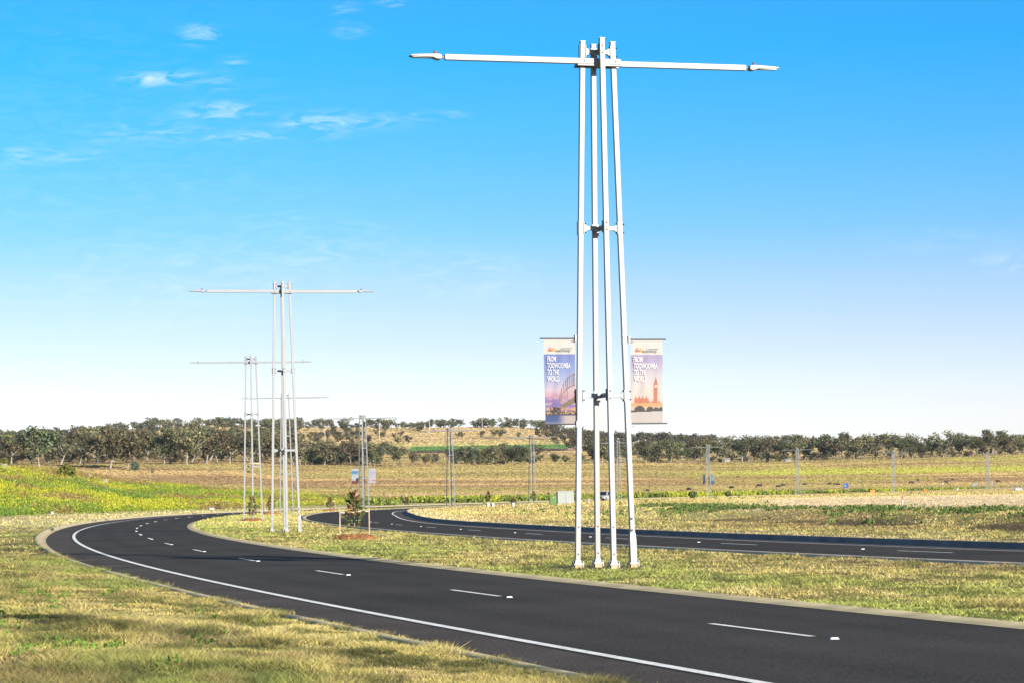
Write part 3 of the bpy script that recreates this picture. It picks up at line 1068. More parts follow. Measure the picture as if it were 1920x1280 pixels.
def leg_xy(k, z):
    a = lerp(A0, A1, z / HT)
    return [(-a, 0), (0, -a), (a, 0), (0, a)][k]        # left, front, right, back


def make_tower():
    root = empty('lamp_tower', (0, 0, 0))
    for k in range(4):
        x0, y0 = leg_xy(k, 0.16); x1, y1 = leg_xy(k, HT)
        top = HT + (0.02 if k == 1 else 0.0)
        lg = MB().beam((x0, y0, 0.16), (x1, y1, top), SEC, SEC).build('leg', M['steel'], root, bevel=0.008)
        m = MB().box((x1, y1, top + 0.008), (SEC + 0.012, SEC + 0.012, 0.016)); m.build('cap', M['galv'], lg)
        m = MB().box((x0, y0, 0.125), (0.21, 0.18, 0.03)).box((x0, y0, 0.18), (0.14, 0.14, 0.08), top=(0.85, 0.85))
        bp = m.build('base_plate', M['galv'], lg)
        m = MB().box((x0, y0, 0.05), (0.17, 0.17, 0.12), top=(0.9, 0.9)); m.build('footing', M['grout'], lg)
        for sx in (-1, 1):
            MB().tube([(x0 + sx * 0.118, y0 - 0.03, 0.05), (x0 + sx * 0.118, y0 - 0.03, 0.19)], 0.022, 6).build('bolt', M['dark_steel' if sx < 0 else 'galv'], lg)
        for zz in (0.35, 0.95):
            xa, ya = leg_xy(k, zz)
            if k != 2:
                MB().tube([(xa, ya - SEC / 2 - 0.012, zz), (xa, ya - SEC / 2 + 0.01, zz)], 0.018, 6).build('bolt', M['dark_steel'], lg)
        if k == 2:
            xa, ya = leg_xy(2, 0.2); xb, yb = leg_xy(2, 0.62); xc, yc = leg_xy(2, 0.80)
            m = MB().beam((xa, ya, 0.17), (xb, yb, 0.62), SEC + 0.032, SEC + 0.032)
            m.beam((xb, yb, 0.62), (xc, yc, 0.80), SEC + 0.032, SEC + 0.032, SEC + 0.006, SEC + 0.006)
            m.build('sleeve', M['galv'], lg)
            for zz in (0.86, 1.12):
                xa, ya = leg_xy(2, zz)
                MB().tube([(xa - 0.02, ya - SEC / 2 - 0.02, zz), (xa - 0.02, ya - SEC / 2 + 0.01, zz)], 0.026, 6).build('bolt', M['dark_steel'], lg)
    for zz in (3.87, 7.58, 11.51):
        a = lerp(A0, A1, zz / HT)
        b1 = MB().box((0, 0, zz), (2 * a - SEC, 0.075, 0.095)).build('brace', M['steel'], root, bevel=0.006)
        MB().box((0, (a - SEC / 2 + 0.0375) / 2 + 0.002, zz + 0.001), (0.075, a - SEC / 2 - 0.0375, 0.096)).build('brace', M['steel'], root, bevel=0.006)
        b2 = MB().box((0, -(a - SEC / 2 + 0.0375) / 2 - 0.002, zz + 0.001), (0.075, a - SEC / 2 - 0.0375, 0.096)).build('brace', M['steel'], root, bevel=0.006)
        for k in range(4):
            x, y = leg_xy(k, zz)
            m = MB()
            if k in (0, 2):
                s = 1 if k == 0 else -1
                m.box((x + s * (SEC / 2 + 0.010), y, zz), (0.014, 0.15, 0.26))
                m.prism([(x + s * (SEC / 2 + 0.017), zz - 0.10), (x + s * (SEC / 2 + 0.085), zz - 0.045), (x + s * (SEC / 2 + 0.085), zz + 0.045), (x + s * (SEC / 2 + 0.017), zz + 0.10)], y - 0.045, y + 0.045)
            else:
                s = 1 if k == 1 else -1
                m.box((x, y + s * (SEC / 2 + 0.010), zz), (0.15, 0.014, 0.26))
            m.build('bracket', M['steel'], b1 if k in (0, 2) else b2)
            bp = b1 if k in (0, 2) else b2
            if k in (0, 2):
                s = -1 if k == 0 else 1
                for dz in (-0.09, 0.09):
                    MB().tube([(x + s * SEC / 2, y - 0.02, zz + dz), (x + s * (SEC / 2 + 0.035), y - 0.02, zz + dz)], 0.02, 6).build('bolt', M['dark_steel'], bp)
                    MB().tube([(x - s * (SEC / 2 + 0.01), y - 0.052, zz + dz * 1.1), (x - s * (SEC / 2 + 0.05), y - 0.052, zz + dz * 1.1)], 0.02, 6).build('bolt', M['dark_steel'], bp)
                if k == 0:
                    MB().box((x - SEC / 2 - 0.012, y, zz), (0.02, 0.08, 0.30)).build('clamp_plate', M['dark_steel'], bp)
            else:
                s = -1 if k == 1 else 1
                for dz in (-0.08, 0.08):
                    MB().tube([(x, y + s * SEC / 2, zz + dz), (x, y + s * (SEC / 2 + 0.03), zz + dz)], 0.017, 6).build('bolt', M['dark_steel'], bp)
    za = 11.275
    aa = lerp(A0, A1, za / HT)
    for s in (-1, 1):
        y = s * (SEC / 2 + 0.068)
        m = MB().box((s * (3.52 - aa - 0.13) / 2, y, za), (3.52 + aa + 0.13, 0.12, 0.125))
        arm = m.build('arm', M['steel'], root, bevel=0.008)
        for xx in (-aa, aa):
            MB().tube([(xx, y - s * 0.0, za), (xx, y - 0.075 if s < 0 else y + 0.075, za)], 0.02, 6).build('bolt', M['dark_steel'], arm)
        MB().box((0, s * (SEC / 2 + 0.065), za - 0.085), (2 * aa + 0.30, 0.13, 0.03)).build('seat_plate', M['galv'], arm)
        # luminaire: spigot, neck and a thin tapering head with a photocell on top
        lamp = empty('lamp', (s * 3.52, y, za)); lamp.parent = root
        MB().tube([(s * -0.02, 0, 0), (s * 0.10, 0, -0.005)], 0.028, 8).build('spigot', M['galv'], lamp)
        prof = [(0.08, -0.045), (0.08, 0.045), (0.14, 0.058), (0.24, 0.058), (0.50, 0.048), (0.74, 0.030), (0.79, 0.010), (0.76, -0.012), (0.50, -0.018), (0.27, -0.024), (0.20, -0.055), (0.12, -0.062)]
        if s < 0:
            prof = [(-p[0], p[1]) for p in prof]
        MB().prism(prof, -0.11, 0.11).build('lamp_head', M['lamp'], lamp, bevel=0.012)
        MB().box((s * 0.52, 0, -0.021), (0.40, 0.17, 0.012)).build('lens', M['lens'], lamp)
        MB().tube([(s * 0.21, 0, 0.065), (s * 0.21, 0, 0.13)], [0.038, 0.034], 8).build('photocell', M['cell'], lamp)
    return root


tower_labels = [
    'nearest and largest lamp tower, bolted to the grassy median, carrying two large banners',
    'second nearest lamp tower, standing on the median left of the staked sapling',
    'leftmost lamp tower, third along the median, with a leafy sapling at its foot',
    'lamp tower seen through the legs of the second nearest tower, half its legs in shade',
    'lamp tower with two small banners standing behind the staked sapling',
    'lamp tower at the far bend, just left of the white plant guards',
    'lamp tower just left of the green and cream electrical cabinets',
    'distant lamp tower half hidden behind the legs of the nearest tower',
    'distant lamp tower with pale blue banners low on its legs',
    'distant lamp tower without banners left of the blue road sign',
    'distant lamp tower right of the small orange board',
    'farthest lamp tower, at the right edge beside grey sign backs']
proto = make_tower()
TOW = []
for i, (x, y) in enumerate(POLES):
    t = proto if i == 0 else copy_tree(proto, None, () if i < 3 else ('bolt', 'clamp_plate', 'cap', 'spigot', 'seat_plate'))
    t.location = (x, y, float(zr(y)) + (0.0 if i < 5 else 0.02))
    t.rotation_euler = (0, 0, -math.atan(float(np.interp(y, YS, slope(XP)))) * 1.0)
    tag(t, tower_labels[i], 'street lamp', 'lamp towers along the median')
    TOW.append(t)
t = copy_tree(proto)
t.location = (17.1, -2.3, 0.0)
t.rotation_euler = (0, 0, R(19))
tag(t, 'lamp tower beside the camera, seen only by its shadow across the near grass', 'street lamp', 'lamp towers along the median')


# ------------------------------------------------------------------ banners
def text_mesh(s, size, mat_, sx=1.0, bold=0.0):
    cu = bpy.data.curves.new('lettering', 'FONT')
    cu.body = s; cu.size = size; cu.offset = bold; cu.space_character = 1.0
    cu.resolution_u = 2
    o = bpy.data.objects.new('tmp', cu)
    COL.objects.link(o)
    dg = bpy.context.evaluated_depsgraph_get()
    me = bpy.data.meshes.new_from_object(o.evaluated_get(dg))
    bpy.data.objects.remove(o)
    me.name = 'lettering'
    co = np.empty(len(me.vertices) * 3); me.vertices.foreach_get('co', co); co = co.reshape(-1, 3)
    co[:, 0] *= sx
    # lay the text in the x,z plane facing -y
    co = np.stack([co[:, 0], np.zeros(len(co)), co[:, 1]], 1)
    me.vertices.foreach_set('co', co.ravel())
    me.materials.clear(); me.materials.append(mat_)
    me.update()
    return me


def srgb(r, g, b):
    c = np.array((r, g, b)) / 255.0
    return np.where(c <= 0.04045, c / 12.92, ((c + 0.055) / 1.055) ** 2.4) * 0.385


def ramp_np(t, stops):
    t = np.asarray(t)
    p = [s[0] for s in stops]
    return np.stack([np.interp(t, p, [srgb(*s[1])[k] for s in stops]) for k in range(3)], -1)


def art_bridge(s, t):
    """s 0..1 across, t 0..1 down the banner; returns colours"""
    c = ramp_np(t, [(0.18, (120, 140, 215)), (0.35, (150, 170, 230)), (0.5, (190, 195, 238)), (0.6, (235, 210, 225)), (0.66, (225, 170, 200)), (0.72, (160, 120, 190)),
                    (0.78, (120, 110, 190)), (0.83, (200, 150, 170)), (0.86, (70, 50, 45)), (0.885, (40, 30, 35)), (0.9, (30, 60, 130)), (0.97, (40, 80, 160)), (1.0, (150, 150, 180))])
    cl = fbm(s * 6, t * 26, 401, 3)
    c = np.where(((t > 0.6) & (t < 0.78))[..., None], mixc(c, srgb(245, 190, 190), 0.6 * sstep(0.5, 0.65, cl)), c)
    warm = (t > 0.9) & (s > 0.38)
    c = np.where(warm[..., None], mixc(c, srgb(225, 205, 195), 0.85 * sstep(0.38, 0.7, s)), c)
    # steel arch rising to the right edge
    top = 0.80 - 0.40 * np.sqrt(np.clip(1 - ((1.05 - s) / 0.62) ** 2, 0, 1)) * (s > 0.43)
    bot = 0.80 - 0.26 * np.sqrt(np.clip(1 - ((1.05 - s) / 0.58) ** 2, 0, 1)) * (s > 0.47)
    arch = (s > 0.44) & (t > top) & (t < bot + 0.008)
    web = (np.sin(s * 95) > 0.1) | (t < top + 0.012) | (t > bot - 0.006)
    c = np.where((arch & web)[..., None], srgb(150, 120, 95), c)
    deck0 = 0.80 - (s - 0.45) * 0.24; deck1 = 0.835 - (s - 0.45) * 0.16
    c = np.where(((s > 0.45) & (t > deck0) & (t < deck1))[..., None], srgb(140, 115, 90), c)
    hang = (s > 0.5) & (t > bot) & (t < deck0) & (np.sin(s * 80) > 0.75)
    c = np.where(hang[..., None], srgb(185, 150, 130), c)
    lights = (t > 0.80) & (t < 0.885) & (vnoise(s * 26, t * 90, 411) > 0.62)
    c = np.where(lights[..., None], srgb(255, 190, 110), c)
    trees = (t > 0.80 + 0.05 * np.abs(s - 0.32)) & (t < 0.87) & (np.abs(s - 0.33) < 0.17) & (vnoise(s * 14, t * 40, 413) > 0.35)
    c = np.where(trees[..., None], srgb(45, 30, 30), c)
    return c


def art_clock(s, t):
    c = ramp_np(t, [(0.18, (190, 170, 215)), (0.30, (205, 190, 222)), (0.42, (232, 222, 228)), (0.55, (243, 232, 226)), (0.72, (246, 228, 215)), (0.83, (240, 205, 175)), (0.86, (225, 215, 210)), (1.0, (228, 214, 206))])
    sal = srgb(225, 130, 95)
    x0 = 0.78
    tower = (np.abs(s - x0) < 0.065) & (t > 0.53) & (t < 0.78)
    spire = (t > 0.44) & (t <= 0.53) & (np.abs(s - x0) < 0.065 * (t - 0.44) / 0.09)
    c = np.where((tower | spire)[..., None], sal * (0.85 + 0.3 * (np.sin(s * 140) > 0))[..., None], c)
    c = np.where((((s - x0) ** 2 / 0.0020 + (t - 0.555) ** 2 / 0.0003) < 1)[..., None], srgb(250, 225, 200), c)
    rf = 0.70 - 0.035 * (np.abs(np.sin(s * 30)) ** 6) + 0.05 * (s > 0.55)
    hall = (s > 0.10) & (s < 0.95) & (t > rf) & (t < 0.78)
    c = np.where(hall[..., None], sal * (0.9 + 0.25 * vnoise(s * 50, t * 60, 421))[..., None], c)
    c = np.where(((t > 0.755) & (t < 0.80))[..., None], srgb(248, 185, 120), c)
    ar = np.zeros_like(s, bool)
    for cx, w, h in ((0.27, 0.17, 0.055), (0.60, 0.12, 0.045), (0.80, 0.09, 0.04), (0.96, 0.09, 0.04)):
        ar |= ((s - cx) / w) ** 2 + ((t - 0.845) / h) ** 2 < 1
    ar &= t < 0.85 + 0.015 * (1 - s)
    c = np.where(ar[..., None], srgb(70, 60, 52), c)
    c = np.where(((t > 0.845) & (t < 0.862 + 0.012 * (0.5 - s)))[..., None], srgb(60, 40, 30), c)
    return c


def art_beach(s, t):
    c = ramp_np(t, [(0.18, (60, 150, 225)), (0.34, (120, 190, 240)), (0.45, (225, 235, 245)), (0.7, (235, 238, 245)), (0.80, (215, 205, 210)), (0.84, (140, 60, 50)), (1.0, (165, 70, 55))])
    d = (t > 0.68 - 0.15 * (s - 0.5)) & (s > 0.6) & (t < 0.86)
    return np.where(d[..., None], srgb(70, 40, 40), c)


def art_lilac(s, t):
    c = ramp_np(t, [(0.18, (215, 215, 240)), (0.5, (225, 222, 242)), (0.74, (238, 228, 238)), (0.9, (235, 225, 230)), (1.0, (245, 240, 240))])
    d = (t > 0.76) & (t < 0.87) & (vnoise(s * 9, t * 20, 431) > 0.45)
    return np.where(d[..., None], srgb(205, 90, 85), c)


def art_sea(s, t):
    c = ramp_np(t, [(0.0, (150, 205, 235)), (0.5, (205, 228, 240)), (0.68, (120, 195, 230)), (0.8, (20, 150, 215)), (1.0, (10, 135, 205))])
    return c


def art_dusk(s, t):
    c = ramp_np(t, [(0.18, (120, 150, 195)), (0.6, (160, 150, 165)), (0.85, (60, 50, 50)), (1.0, (45, 45, 55))])
    return np.where((s > 0.62)[..., None], srgb(245, 245, 248), c)


def banner(tower, side, art, z0, z1, w, label, res=(72, 180), words=None, ink='ink_white', head=True, nocap=False):
    """cloth banner hung between two rods on one leg of a tower"""
    root = empty('banner', (0, 0, 0), 0, label, 'banner', 'printed banners on the lamp towers')
    root.matrix_world = Matrix.Translation(tower.location) @ Matrix.Rotation(tower.rotation_euler.z, 4, 'Z')
    zm = (z0 + z1) / 2
    a = lerp(A0, A1, zm / HT) + SEC / 2
    xa = a + (0.03 if side < 0 else 0.055); xb = xa + w
    x0, x1 = (-xb, -xa) if side < 0 else (xa, xb)
    nx, nz = res
    S, T = np.meshgrid(np.linspace(0, 1, nx), np.linspace(0, 1, nz), indexing='xy')
    yy = 0.014 * np.sin(S * 5 + T * 4) * np.sin(T * math.pi) + 0.008 * np.sin(S * 17 + T * 6) * np.sin(T * math.pi)
    tw = (T - 0.5) * 0.05 * (1 if side < 0 else -1.4)
    X = x0 + (x1 - x0) * S + tw * 0.35; Z = z1 + (z0 - z1) * T
    c = art(S, T)
    if head:
        c = np.where((T < 0.175)[..., None], srgb(243, 240, 232), c)
        for cx, w_, col in ((0.17, 0.030, (205, 95, 90)), (0.225, 0.035, (225, 120, 85)), (0.29, 0.035, (240, 160, 70)), (0.35, 0.035, (245, 215, 75))):
            k = (np.abs(S - cx - (T - 0.13) * -0.3) < w_ * np.clip((T - 0.085) / 0.05, 0, 1)) & (T > 0.085 + 0.0 * S) & (T < 0.142)
            c = np.where(k[..., None], srgb(*col), c)
    c = c * 0.92 + 0.08 * srgb(240, 238, 240)
    c = np.where(((T < 0.02) | (T > 0.985))[..., None], c * 0.9, c)
    idx = np.arange(nx * nz).reshape(nz, nx)
    f = np.stack([idx[:-1, :-1], idx[1:, :-1], idx[1:, 1:], idx[:-1, 1:]], -1).reshape(-1, 4)
    obj('cloth', np_mesh('cloth', np.stack([X, yy, Z], -1).reshape(-1, 3), f, M['print'], c.reshape(-1, 3), True), root)
    xo = x0 - 0.09 if side < 0 else x1 + 0.09
    xi = -a if side < 0 else a
    for zz in (z1 + 0.012, z0 - 0.012):
        MB().tube([(xi, 0, zz), (xo, 0, zz)], 0.014, 8).build('rod', M['black'], root)
        m = MB().box((xi + side * 0.022, 0, zz), (0.035, 0.1, 0.16)); m.tube([(xi, -0.05, zz - 0.05), (xi + side * 0.12, -0.02, zz - 0.06)], 0.008, 6)
        m.build('rod_bracket', M['galv'], root)
        la = lerp(A0, A1, zz / HT) * side
        m = MB()
        for dz in (-0.07, 0.07):
            for q in ((0, -1), (0, 1)):
                m.box((la, q[1] * (SEC / 2 + 0.004), zz + dz), (SEC + 0.016, 0.006, 0.014))
            m.box((la + SEC / 2 + 0.006, 0, zz + dz), (0.006, SEC, 0.014)); m.box((la - SEC / 2 - 0.006, 0, zz + dz), (0.006, SEC, 0.014))
        m.build('strap', M['steel'], root)
    if words:
        H_ = z1 - z0
        ref = text_mesh('TOOWOOMBA', 0.165, M[ink], 1.0, 0.0014)
        sx = 0.745 * w / max(v_.co.x for v_ in ref.vertices)
        for i, wd in enumerate(words):
            me = text_mesh(wd, 0.165, M[ink if i < 2 or ink == 'ink_white' else 'ink_pale'], sx, 0.0014)
            o = obj('lettering', me, root)
            o.location = (x0 + 0.085 * w + 0.004 * (i if side > 0 else 0), -0.03, z1 - H_ * (0.262 + 0.0785 * i))
        me = text_mesh('wellcamp', 0.095, M['ink_grey'], 0.92, 0.0012)
        o = obj('lettering', me, root); o.location = (x0 + 0.38 * w, -0.03, z1 - H_ * 0.147)
        MB().box((x0 + 0.72 * w, -0.03, z1 - H_ * 0.108), (0.24, 0.003, 0.008)).build('lettering', M['ink_grey'], root)
    return root


WORDS = ('FROM', 'TOOWOOMBA', 'TO THE', 'WORLD')
banner(TOW[0], -1, art_bridge, 3.25, 5.12, 0.715, 'blue and purple banner printed with a steel arch bridge at dusk', words=WORDS)
banner(TOW[0], 1, art_clock, 3.25, 5.10, 0.745, 'pale lilac banner printed with a salmon clock tower and arched bridge', words=WORDS, ink='ink_pale')
banner(TOW[4], -1, art_beach, 3.25, 5.1, 0.86, 'small blue and white banner with a brick red foot behind the sapling', (20, 40))
banner(TOW[4], 1, art_lilac, 3.25, 5.1, 0.86, 'small pale lilac banner right of the tower behind the sapling', (20, 40))
banner(TOW[8], -1, art_dusk, 3.1, 5.1, 0.62, 'dark grey blue banner with a white stripe on a distant tower', (20, 40), head=False)
banner(TOW[8], 1, art_sea, 3.1, 5.1, 0.75, 'bright sky blue banner on a distant tower', (20, 40), head=False)


# ------------------------------------------------------------------ staked saplings
def leaf_cloud(n, hz0, hz1, rmax, cols, lw, seed):
    g = np.random.default_rng(seed)
    t = g.uniform(0, 1, n)
    prof = np.interp(t, [0, 0.12, 0.35, 0.6, 0.8, 1.0], [0.45, 0.75, 1.0, 0.62, 0.35, 0.12])
    lob = 0.65 + 0.5 * vnoise(t * 7 + seed, np.zeros(n), seed)
    a = g.uniform(0, 2 * math.pi, n)
    rr = np.sqrt(g.uniform(0.05, 1, n)) * rmax * prof * lob
    c0 = np.stack([rr * np.cos(a), rr * np.sin(a), hz0 + (hz1 - hz0) * t], 1)
    out = np.stack([np.cos(a), np.sin(a), g.uniform(0.2, 1.3, n)], 1)
    out += g.normal(0, 0.45, (n, 3)); out /= np.linalg.norm(out, axis=1)[:, None]
    sd = np.cross(out, g.normal(0, 1, (n, 3))); sd /= np.linalg.norm(sd, axis=1)[:, None]
    L = lw * g.uniform(0.8, 1.35, n)[:, None]; Wd = L * 0.26
    v = np.empty((n, 4, 3))
    v[:, 0] = c0; v[:, 1] = c0 + out * L * 0.5 + sd * Wd; v[:, 2] = c0 + out * L; v[:, 3] = c0 + out * L * 0.5 - sd * Wd
    pick = g.uniform(0, 1, n)
    pb = np.clip(0.28 + 0.35 * (t > 0.75) + 0.1 * t, 0, 1)
    c = np.where((pick < pb)[:, None], cols[1], cols[0]) * g.uniform(0.7, 1.3, (n, 1))
    return v.reshape(-1, 3), np.arange(n * 4).reshape(n, 4), np.repeat(c, 4, 0)


DK = np.array((0.055, 0.085, 0.025)); BZ = np.array((0.22, 0.11, 0.04))


def sapling(x, y, z, h, rmax, n, label, lw, seed, stakes=True, stake_label=None, mound_label=None, stem_h=0.25):
    root = empty('sapling', (x, y, z), seed * 1.3, label, 'sapling', 'young trees planted along the road')
    MB().tube([(0, 0, -0.05), (0.02, 0.01, h * 0.4), (0.0, 0.02, h * 0.95)], [0.02, 0.016, 0.006], 6).build('trunk', M['bark'], root)
    v, f, c = leaf_cloud(n, h * stem_h, h * 0.96, rmax, (DK, BZ), lw, seed)
    obj('crown', np_mesh('crown', v, f, M['sapleaf'], c), root)
    if stakes:
        r2 = empty('tree_stakes', (x, y, z), 0, stake_label, 'stakes', 'timber stakes around saplings')
        sp = 0.56
        for sx in (-1, 1):
            MB().box((sx * sp, 0.02 * sx, 0.58), (0.042, 0.042, 1.28), top=(0.92, 0.92)).build('stake', M['timber'], r2)
        for (xa, xb, dz) in ((-sp, 0.02, -0.015), (0.02, sp, 0.02)):
            MB().box(((xa + xb) / 2, -0.03, 1.09 + dz), (xb - xa + 0.02, 0.006, 0.055)).build('tie', M['hessian'], r2)
    if mound_label:
        g = np.random.default_rng(seed + 5)
        nr_, na = 14, 36
        rr, aa = np.meshgrid(np.linspace(0, 1, nr_), np.linspace(0, 2 * math.pi, na, endpoint=False), indexing='ij')
        ex = 0.84 * (1 + 0.12 * np.sin(aa * 2 + seed) + 0.06 * np.sin(aa * 5))
        X = rr * np.cos(aa) * ex; Y = rr * np.sin(aa) * ex * 0.95
        Z = 0.20 * np.exp(-((rr - 0.55) / 0.36) ** 2) + g.uniform(-0.012, 0.018, X.shape) - 0.05 * rr ** 6
        idx = np.arange(nr_ * na).reshape(nr_, na)
        nx_ = np.roll(idx, -1, 1)
        f = np.stack([idx[:-1], idx[1:], nx_[1:], nx_[:-1]], -1).reshape(-1, 4)
        c = np.array((0.30, 0.14, 0.055)) * g.uniform(0.5, 1.4, (X.size, 1))
        o = obj('mulch_mound', np_mesh('mulch_mound', np.stack([X, Y, Z], -1).reshape(-1, 3), f, M['mulch'], c))
        o.location = (x, y, z + 0.02)
        tag(o, mound_label, 'mulch', kind='stuff')
        # loose chips
        n2 = 900
        a = g.uniform(0, 2 * math.pi, n2); r = np.sqrt(g.uniform(0, 1, n2)) * 0.88
        px, py = r * np.cos(a), r * np.sin(a)
        pz = 0.20 * np.exp(-((r / 0.86 - 0.55) / 0.36) ** 2) + 0.02
        d1 = g.normal(0, 1, (n2, 3)); d1 /= np.linalg.norm(d1, axis=1)[:, None]
        d2 = g.normal(0, 1, (n2, 3))
        P = np.stack([px, py, pz], 1)
        v = np.stack([P - d1 * 0.03, P + d1 * 0.03, P + d2 * 0.014], 1).reshape(-1, 3)
        c = np.array((0.36, 0.17, 0.07)) * g.uniform(0.4, 1.5, (n2, 1))
        obj('bark_chips', np_mesh('bark_chips', v, np.arange(n2 * 3).reshape(n2, 3), M['mulch'], np.repeat(c, 3, 0)), o)['kind'] = 'stuff'


def medz(x, y):
    return float(lawn_z('median', np.array([x]), np.array([y]))[0])


sapling(-6.05, 91.0, medz(-6.05, 91.0), 1.95, 0.42, 230, 'largest staked sapling with bronze and dark green leaves on the median', 0.19, 3, True,
        'pale timber stakes tied across the largest sapling', 'round mound of red brown mulch under the largest sapling')
sapling(-17.6, 160.5, medz(-17.6, 160.5), 1.75, 0.38, 170, 'leafy sapling at the foot of the left-hand lamp tower', 0.19, 5, False, None, 'patch of red brown mulch at the foot of the left-hand tower')
sapling(-22.3, 219.5, medz(-22.3, 219.5), 1.7, 0.34, 240, 'sapling half hidden behind the near leg of the second tower', 0.2, 7, True, 'thin stakes just right of the left-hand tower, behind its sapling', 'mulch patch under the half hidden sapling')
sapling(-20.1, 262.0, medz(-20.1, 262.0), 1.55, 0.42, 240, 'dark sapling on the median tip left of the staked sapling', 0.2, 9, True, 'low stakes around the sapling at the median tip', 'thin line of mulch under the sapling at the median tip')
sapling(-14.3, 322.0, medz(-14.3, 322.0), 1.6, 0.34, 200, 'thin sapling beside the far bend between two lamp towers', 0.22, 11, False)


def ivz(x, y):
    return float(lawn_z('inner', np.array([x]), np.array([y]))[0])


def guard(x, y, label):
    z = ivz(x, y)
    m = MB().box((0, 0, 0.2), (0.30, 0.30, 0.46), top=(1.15, 1.15))
    o = m.build('plant_guard', M['white'], None, bevel=0.02)
    o.location = (x, y, z); o.rotation_euler = (0, 0, 0.4)
    tag(o, label, 'plant guard', 'white sleeves around young plants')


def at_flat(u, v, h=EYE):
    """ground point under photo pixel u,v on the flat (z = EYE - h)"""
    xs = u - 960; ys = 921.8 - v
    cr, sr = math.cos(_r), math.sin(_r)
    X = xs * cr + ys * sr; Z = -xs * sr + ys * cr
    d = -FPX * h / Z
    return X * d / FPX, d


gx, gy = at_flat(915, 951.0, 1.75)
guard(gx, gy, 'left white plant guard of the pair under the dark sapling by the far bend')
guard(gx + 0.55, gy, 'right white plant guard of the pair under the dark sapling by the far bend')
sapling(gx + 0.02, gy + 0.05, ivz(gx, gy), 1.75, 0.34, 200, 'dark sapling growing out of the pair of white guards', 0.2, 13, False, stem_h=0.35)
gx2, gy2 = at_flat(962, 950.5, 1.75)
guard(gx2, gy2, 'single white plant guard left of the cabinets')
sapling(gx2, gy2 + 0.05, ivz(gx2, gy2), 0.95, 0.5, 160, 'small round dark shrub in the single white guard', 0.2, 15, False, stem_h=0.45)
sapling(3.2 + 0.4, 395.0, -0.05, 2.0, 0.5, 160, 'sapling standing between the legs of the tower left of the cabinets', 0.24, 17, False)

# ------------------------------------------------------------------ electrical cabinets
kx, ky = at_flat(1060, 951.5)
kz = ivz(kx, ky)
K = empty('electrical_kiosk', (kx, ky, kz), R(4), 'large cream electrical kiosk beside the green cabinet', 'cabinet')
MB().box((0, 0, 0.68), (1.72, 1.3, 1.28)).build('body', M['cream'], K, bevel=0.02)
MB().box((0, 0, 1.36), (1.80, 1.38, 0.07), top=(0.97, 0.97)).build('roof', M['cream'], K)
MB().box((0, 0, 0.02), (1.80, 1.36, 0.10)).build('plinth', M['concrete'], K)
for sx in (-1, 1):
    d_ = MB().box((sx * 0.425, -0.665, 0.68), (0.82, 0.025, 1.18)).build('door', M['cream'], K, bevel=0.006)
    MB().box((sx * 0.07, -0.69, 0.72), (0.03, 0.03, 0.16)).build('handle', M['vent'], d_)
    for k in range(5):
        MB().box((sx * 0.42, -0.683, 0.20 + k * 0.035), (0.6, 0.012, 0.018)).build('louvre', M['vent'], d_)
        if sx > 0:
            MB().box((sx * 0.40, -0.683, 1.06 + k * 0.035), (0.66, 0.012, 0.018)).build('louvre', M['vent'], d_)
gx3, gy3 = at_flat(1037, 949.5)
K = empty('electrical_cabinet', (gx3, gy3, ivz(gx3, gy3)), R(4), 'dark green electrical cabinet left of the cream kiosk', 'cabinet')
MB().box((0, 0, 0.56), (0.78, 0.6, 1.08)).build('body', M['kgreen'], K, bevel=0.02)
MB().box((0, 0, 1.13), (0.86, 0.68, 0.06), top=(0.95, 0.95)).build('lid', M['kgreen'], K)
d_ = MB().box((0, -0.312, 0.58), (0.66, 0.02, 0.92)).build('door', M['kgreen'], K, bevel=0.005)
MB().box((0.05, -0.327, 0.92), (0.16, 0.008, 0.10)).build('notice', M['white'], d_)
MB().box((0.26, -0.335, 0.6), (0.03, 0.02, 0.12)).build('handle', M['vent'], d_)


def peg(u, v, h, label, tip=None, w=0.05, cat='marker post', kind='inner'):
    x, y = at_flat(u, v)
    z = float(lawn_z(kind, np.array([x]), np.array([y]))[0])
    r = empty('marker_post', (x, y, z), 0.2, label, cat, 'pegs and marker posts')
    if tip:
        MB().box((0, 0, h * 0.32), (w, w, h * 0.68)).build('post', M['white'], r)
        MB().box((0, 0, h * 0.82), (w * 1.03, w * 1.03, h * 0.34)).build('tip', M[tip], r)
    else:
        MB().box((0, 0, h * 0.5), (w, w, h + 0.05), top=(0.8, 0.8)).build('post', M['white'], r)
    return r


peg(1693, 973, 0.66, 'white marker post with a red brown top in the pale grass', 'redtip')
peg(994, 957.5, 0.5, 'thin peg with an orange tip left of the green cabinet', 'orange')
peg(989, 957, 0.22, 'short white peg near the orange-tipped peg')
peg(1103, 952, 0.62, 'pair-left thin white peg right of the cream kiosk', 'redtip', 0.045)
peg(1106, 951, 0.45, 'short white peg right of the cream kiosk', None, 0.045)
peg(47, 968.5, 0.65, 'thin white peg at the foot of the flowering bank', None, 0.06, kind='verge')


def pit(u, v, sx, sz, label, post=False):
    x, y = at_flat(u, v)
    z = float(lawn_z('verge', np.array([x]), np.array([y]))[0])
    r = empty('service_marker', (x, y, z), 0.15, label, 'marker')
    MB().box((0, 0, sz / 2), (sx, 0.12, sz), top=(0.95, 0.8)).build('board', M['white'], r, bevel=0.01)
    MB().box((0, -0.066, sz * 0.55), (sx * 0.4, 0.006, sz * 0.35)).build('symbol', M['vent'], r)
    if post:
        MB().box((-sx * 0.6, 0, sz * 0.7), (0.06, 0.06, sz * 1.4)).build('post', M['white'], r)


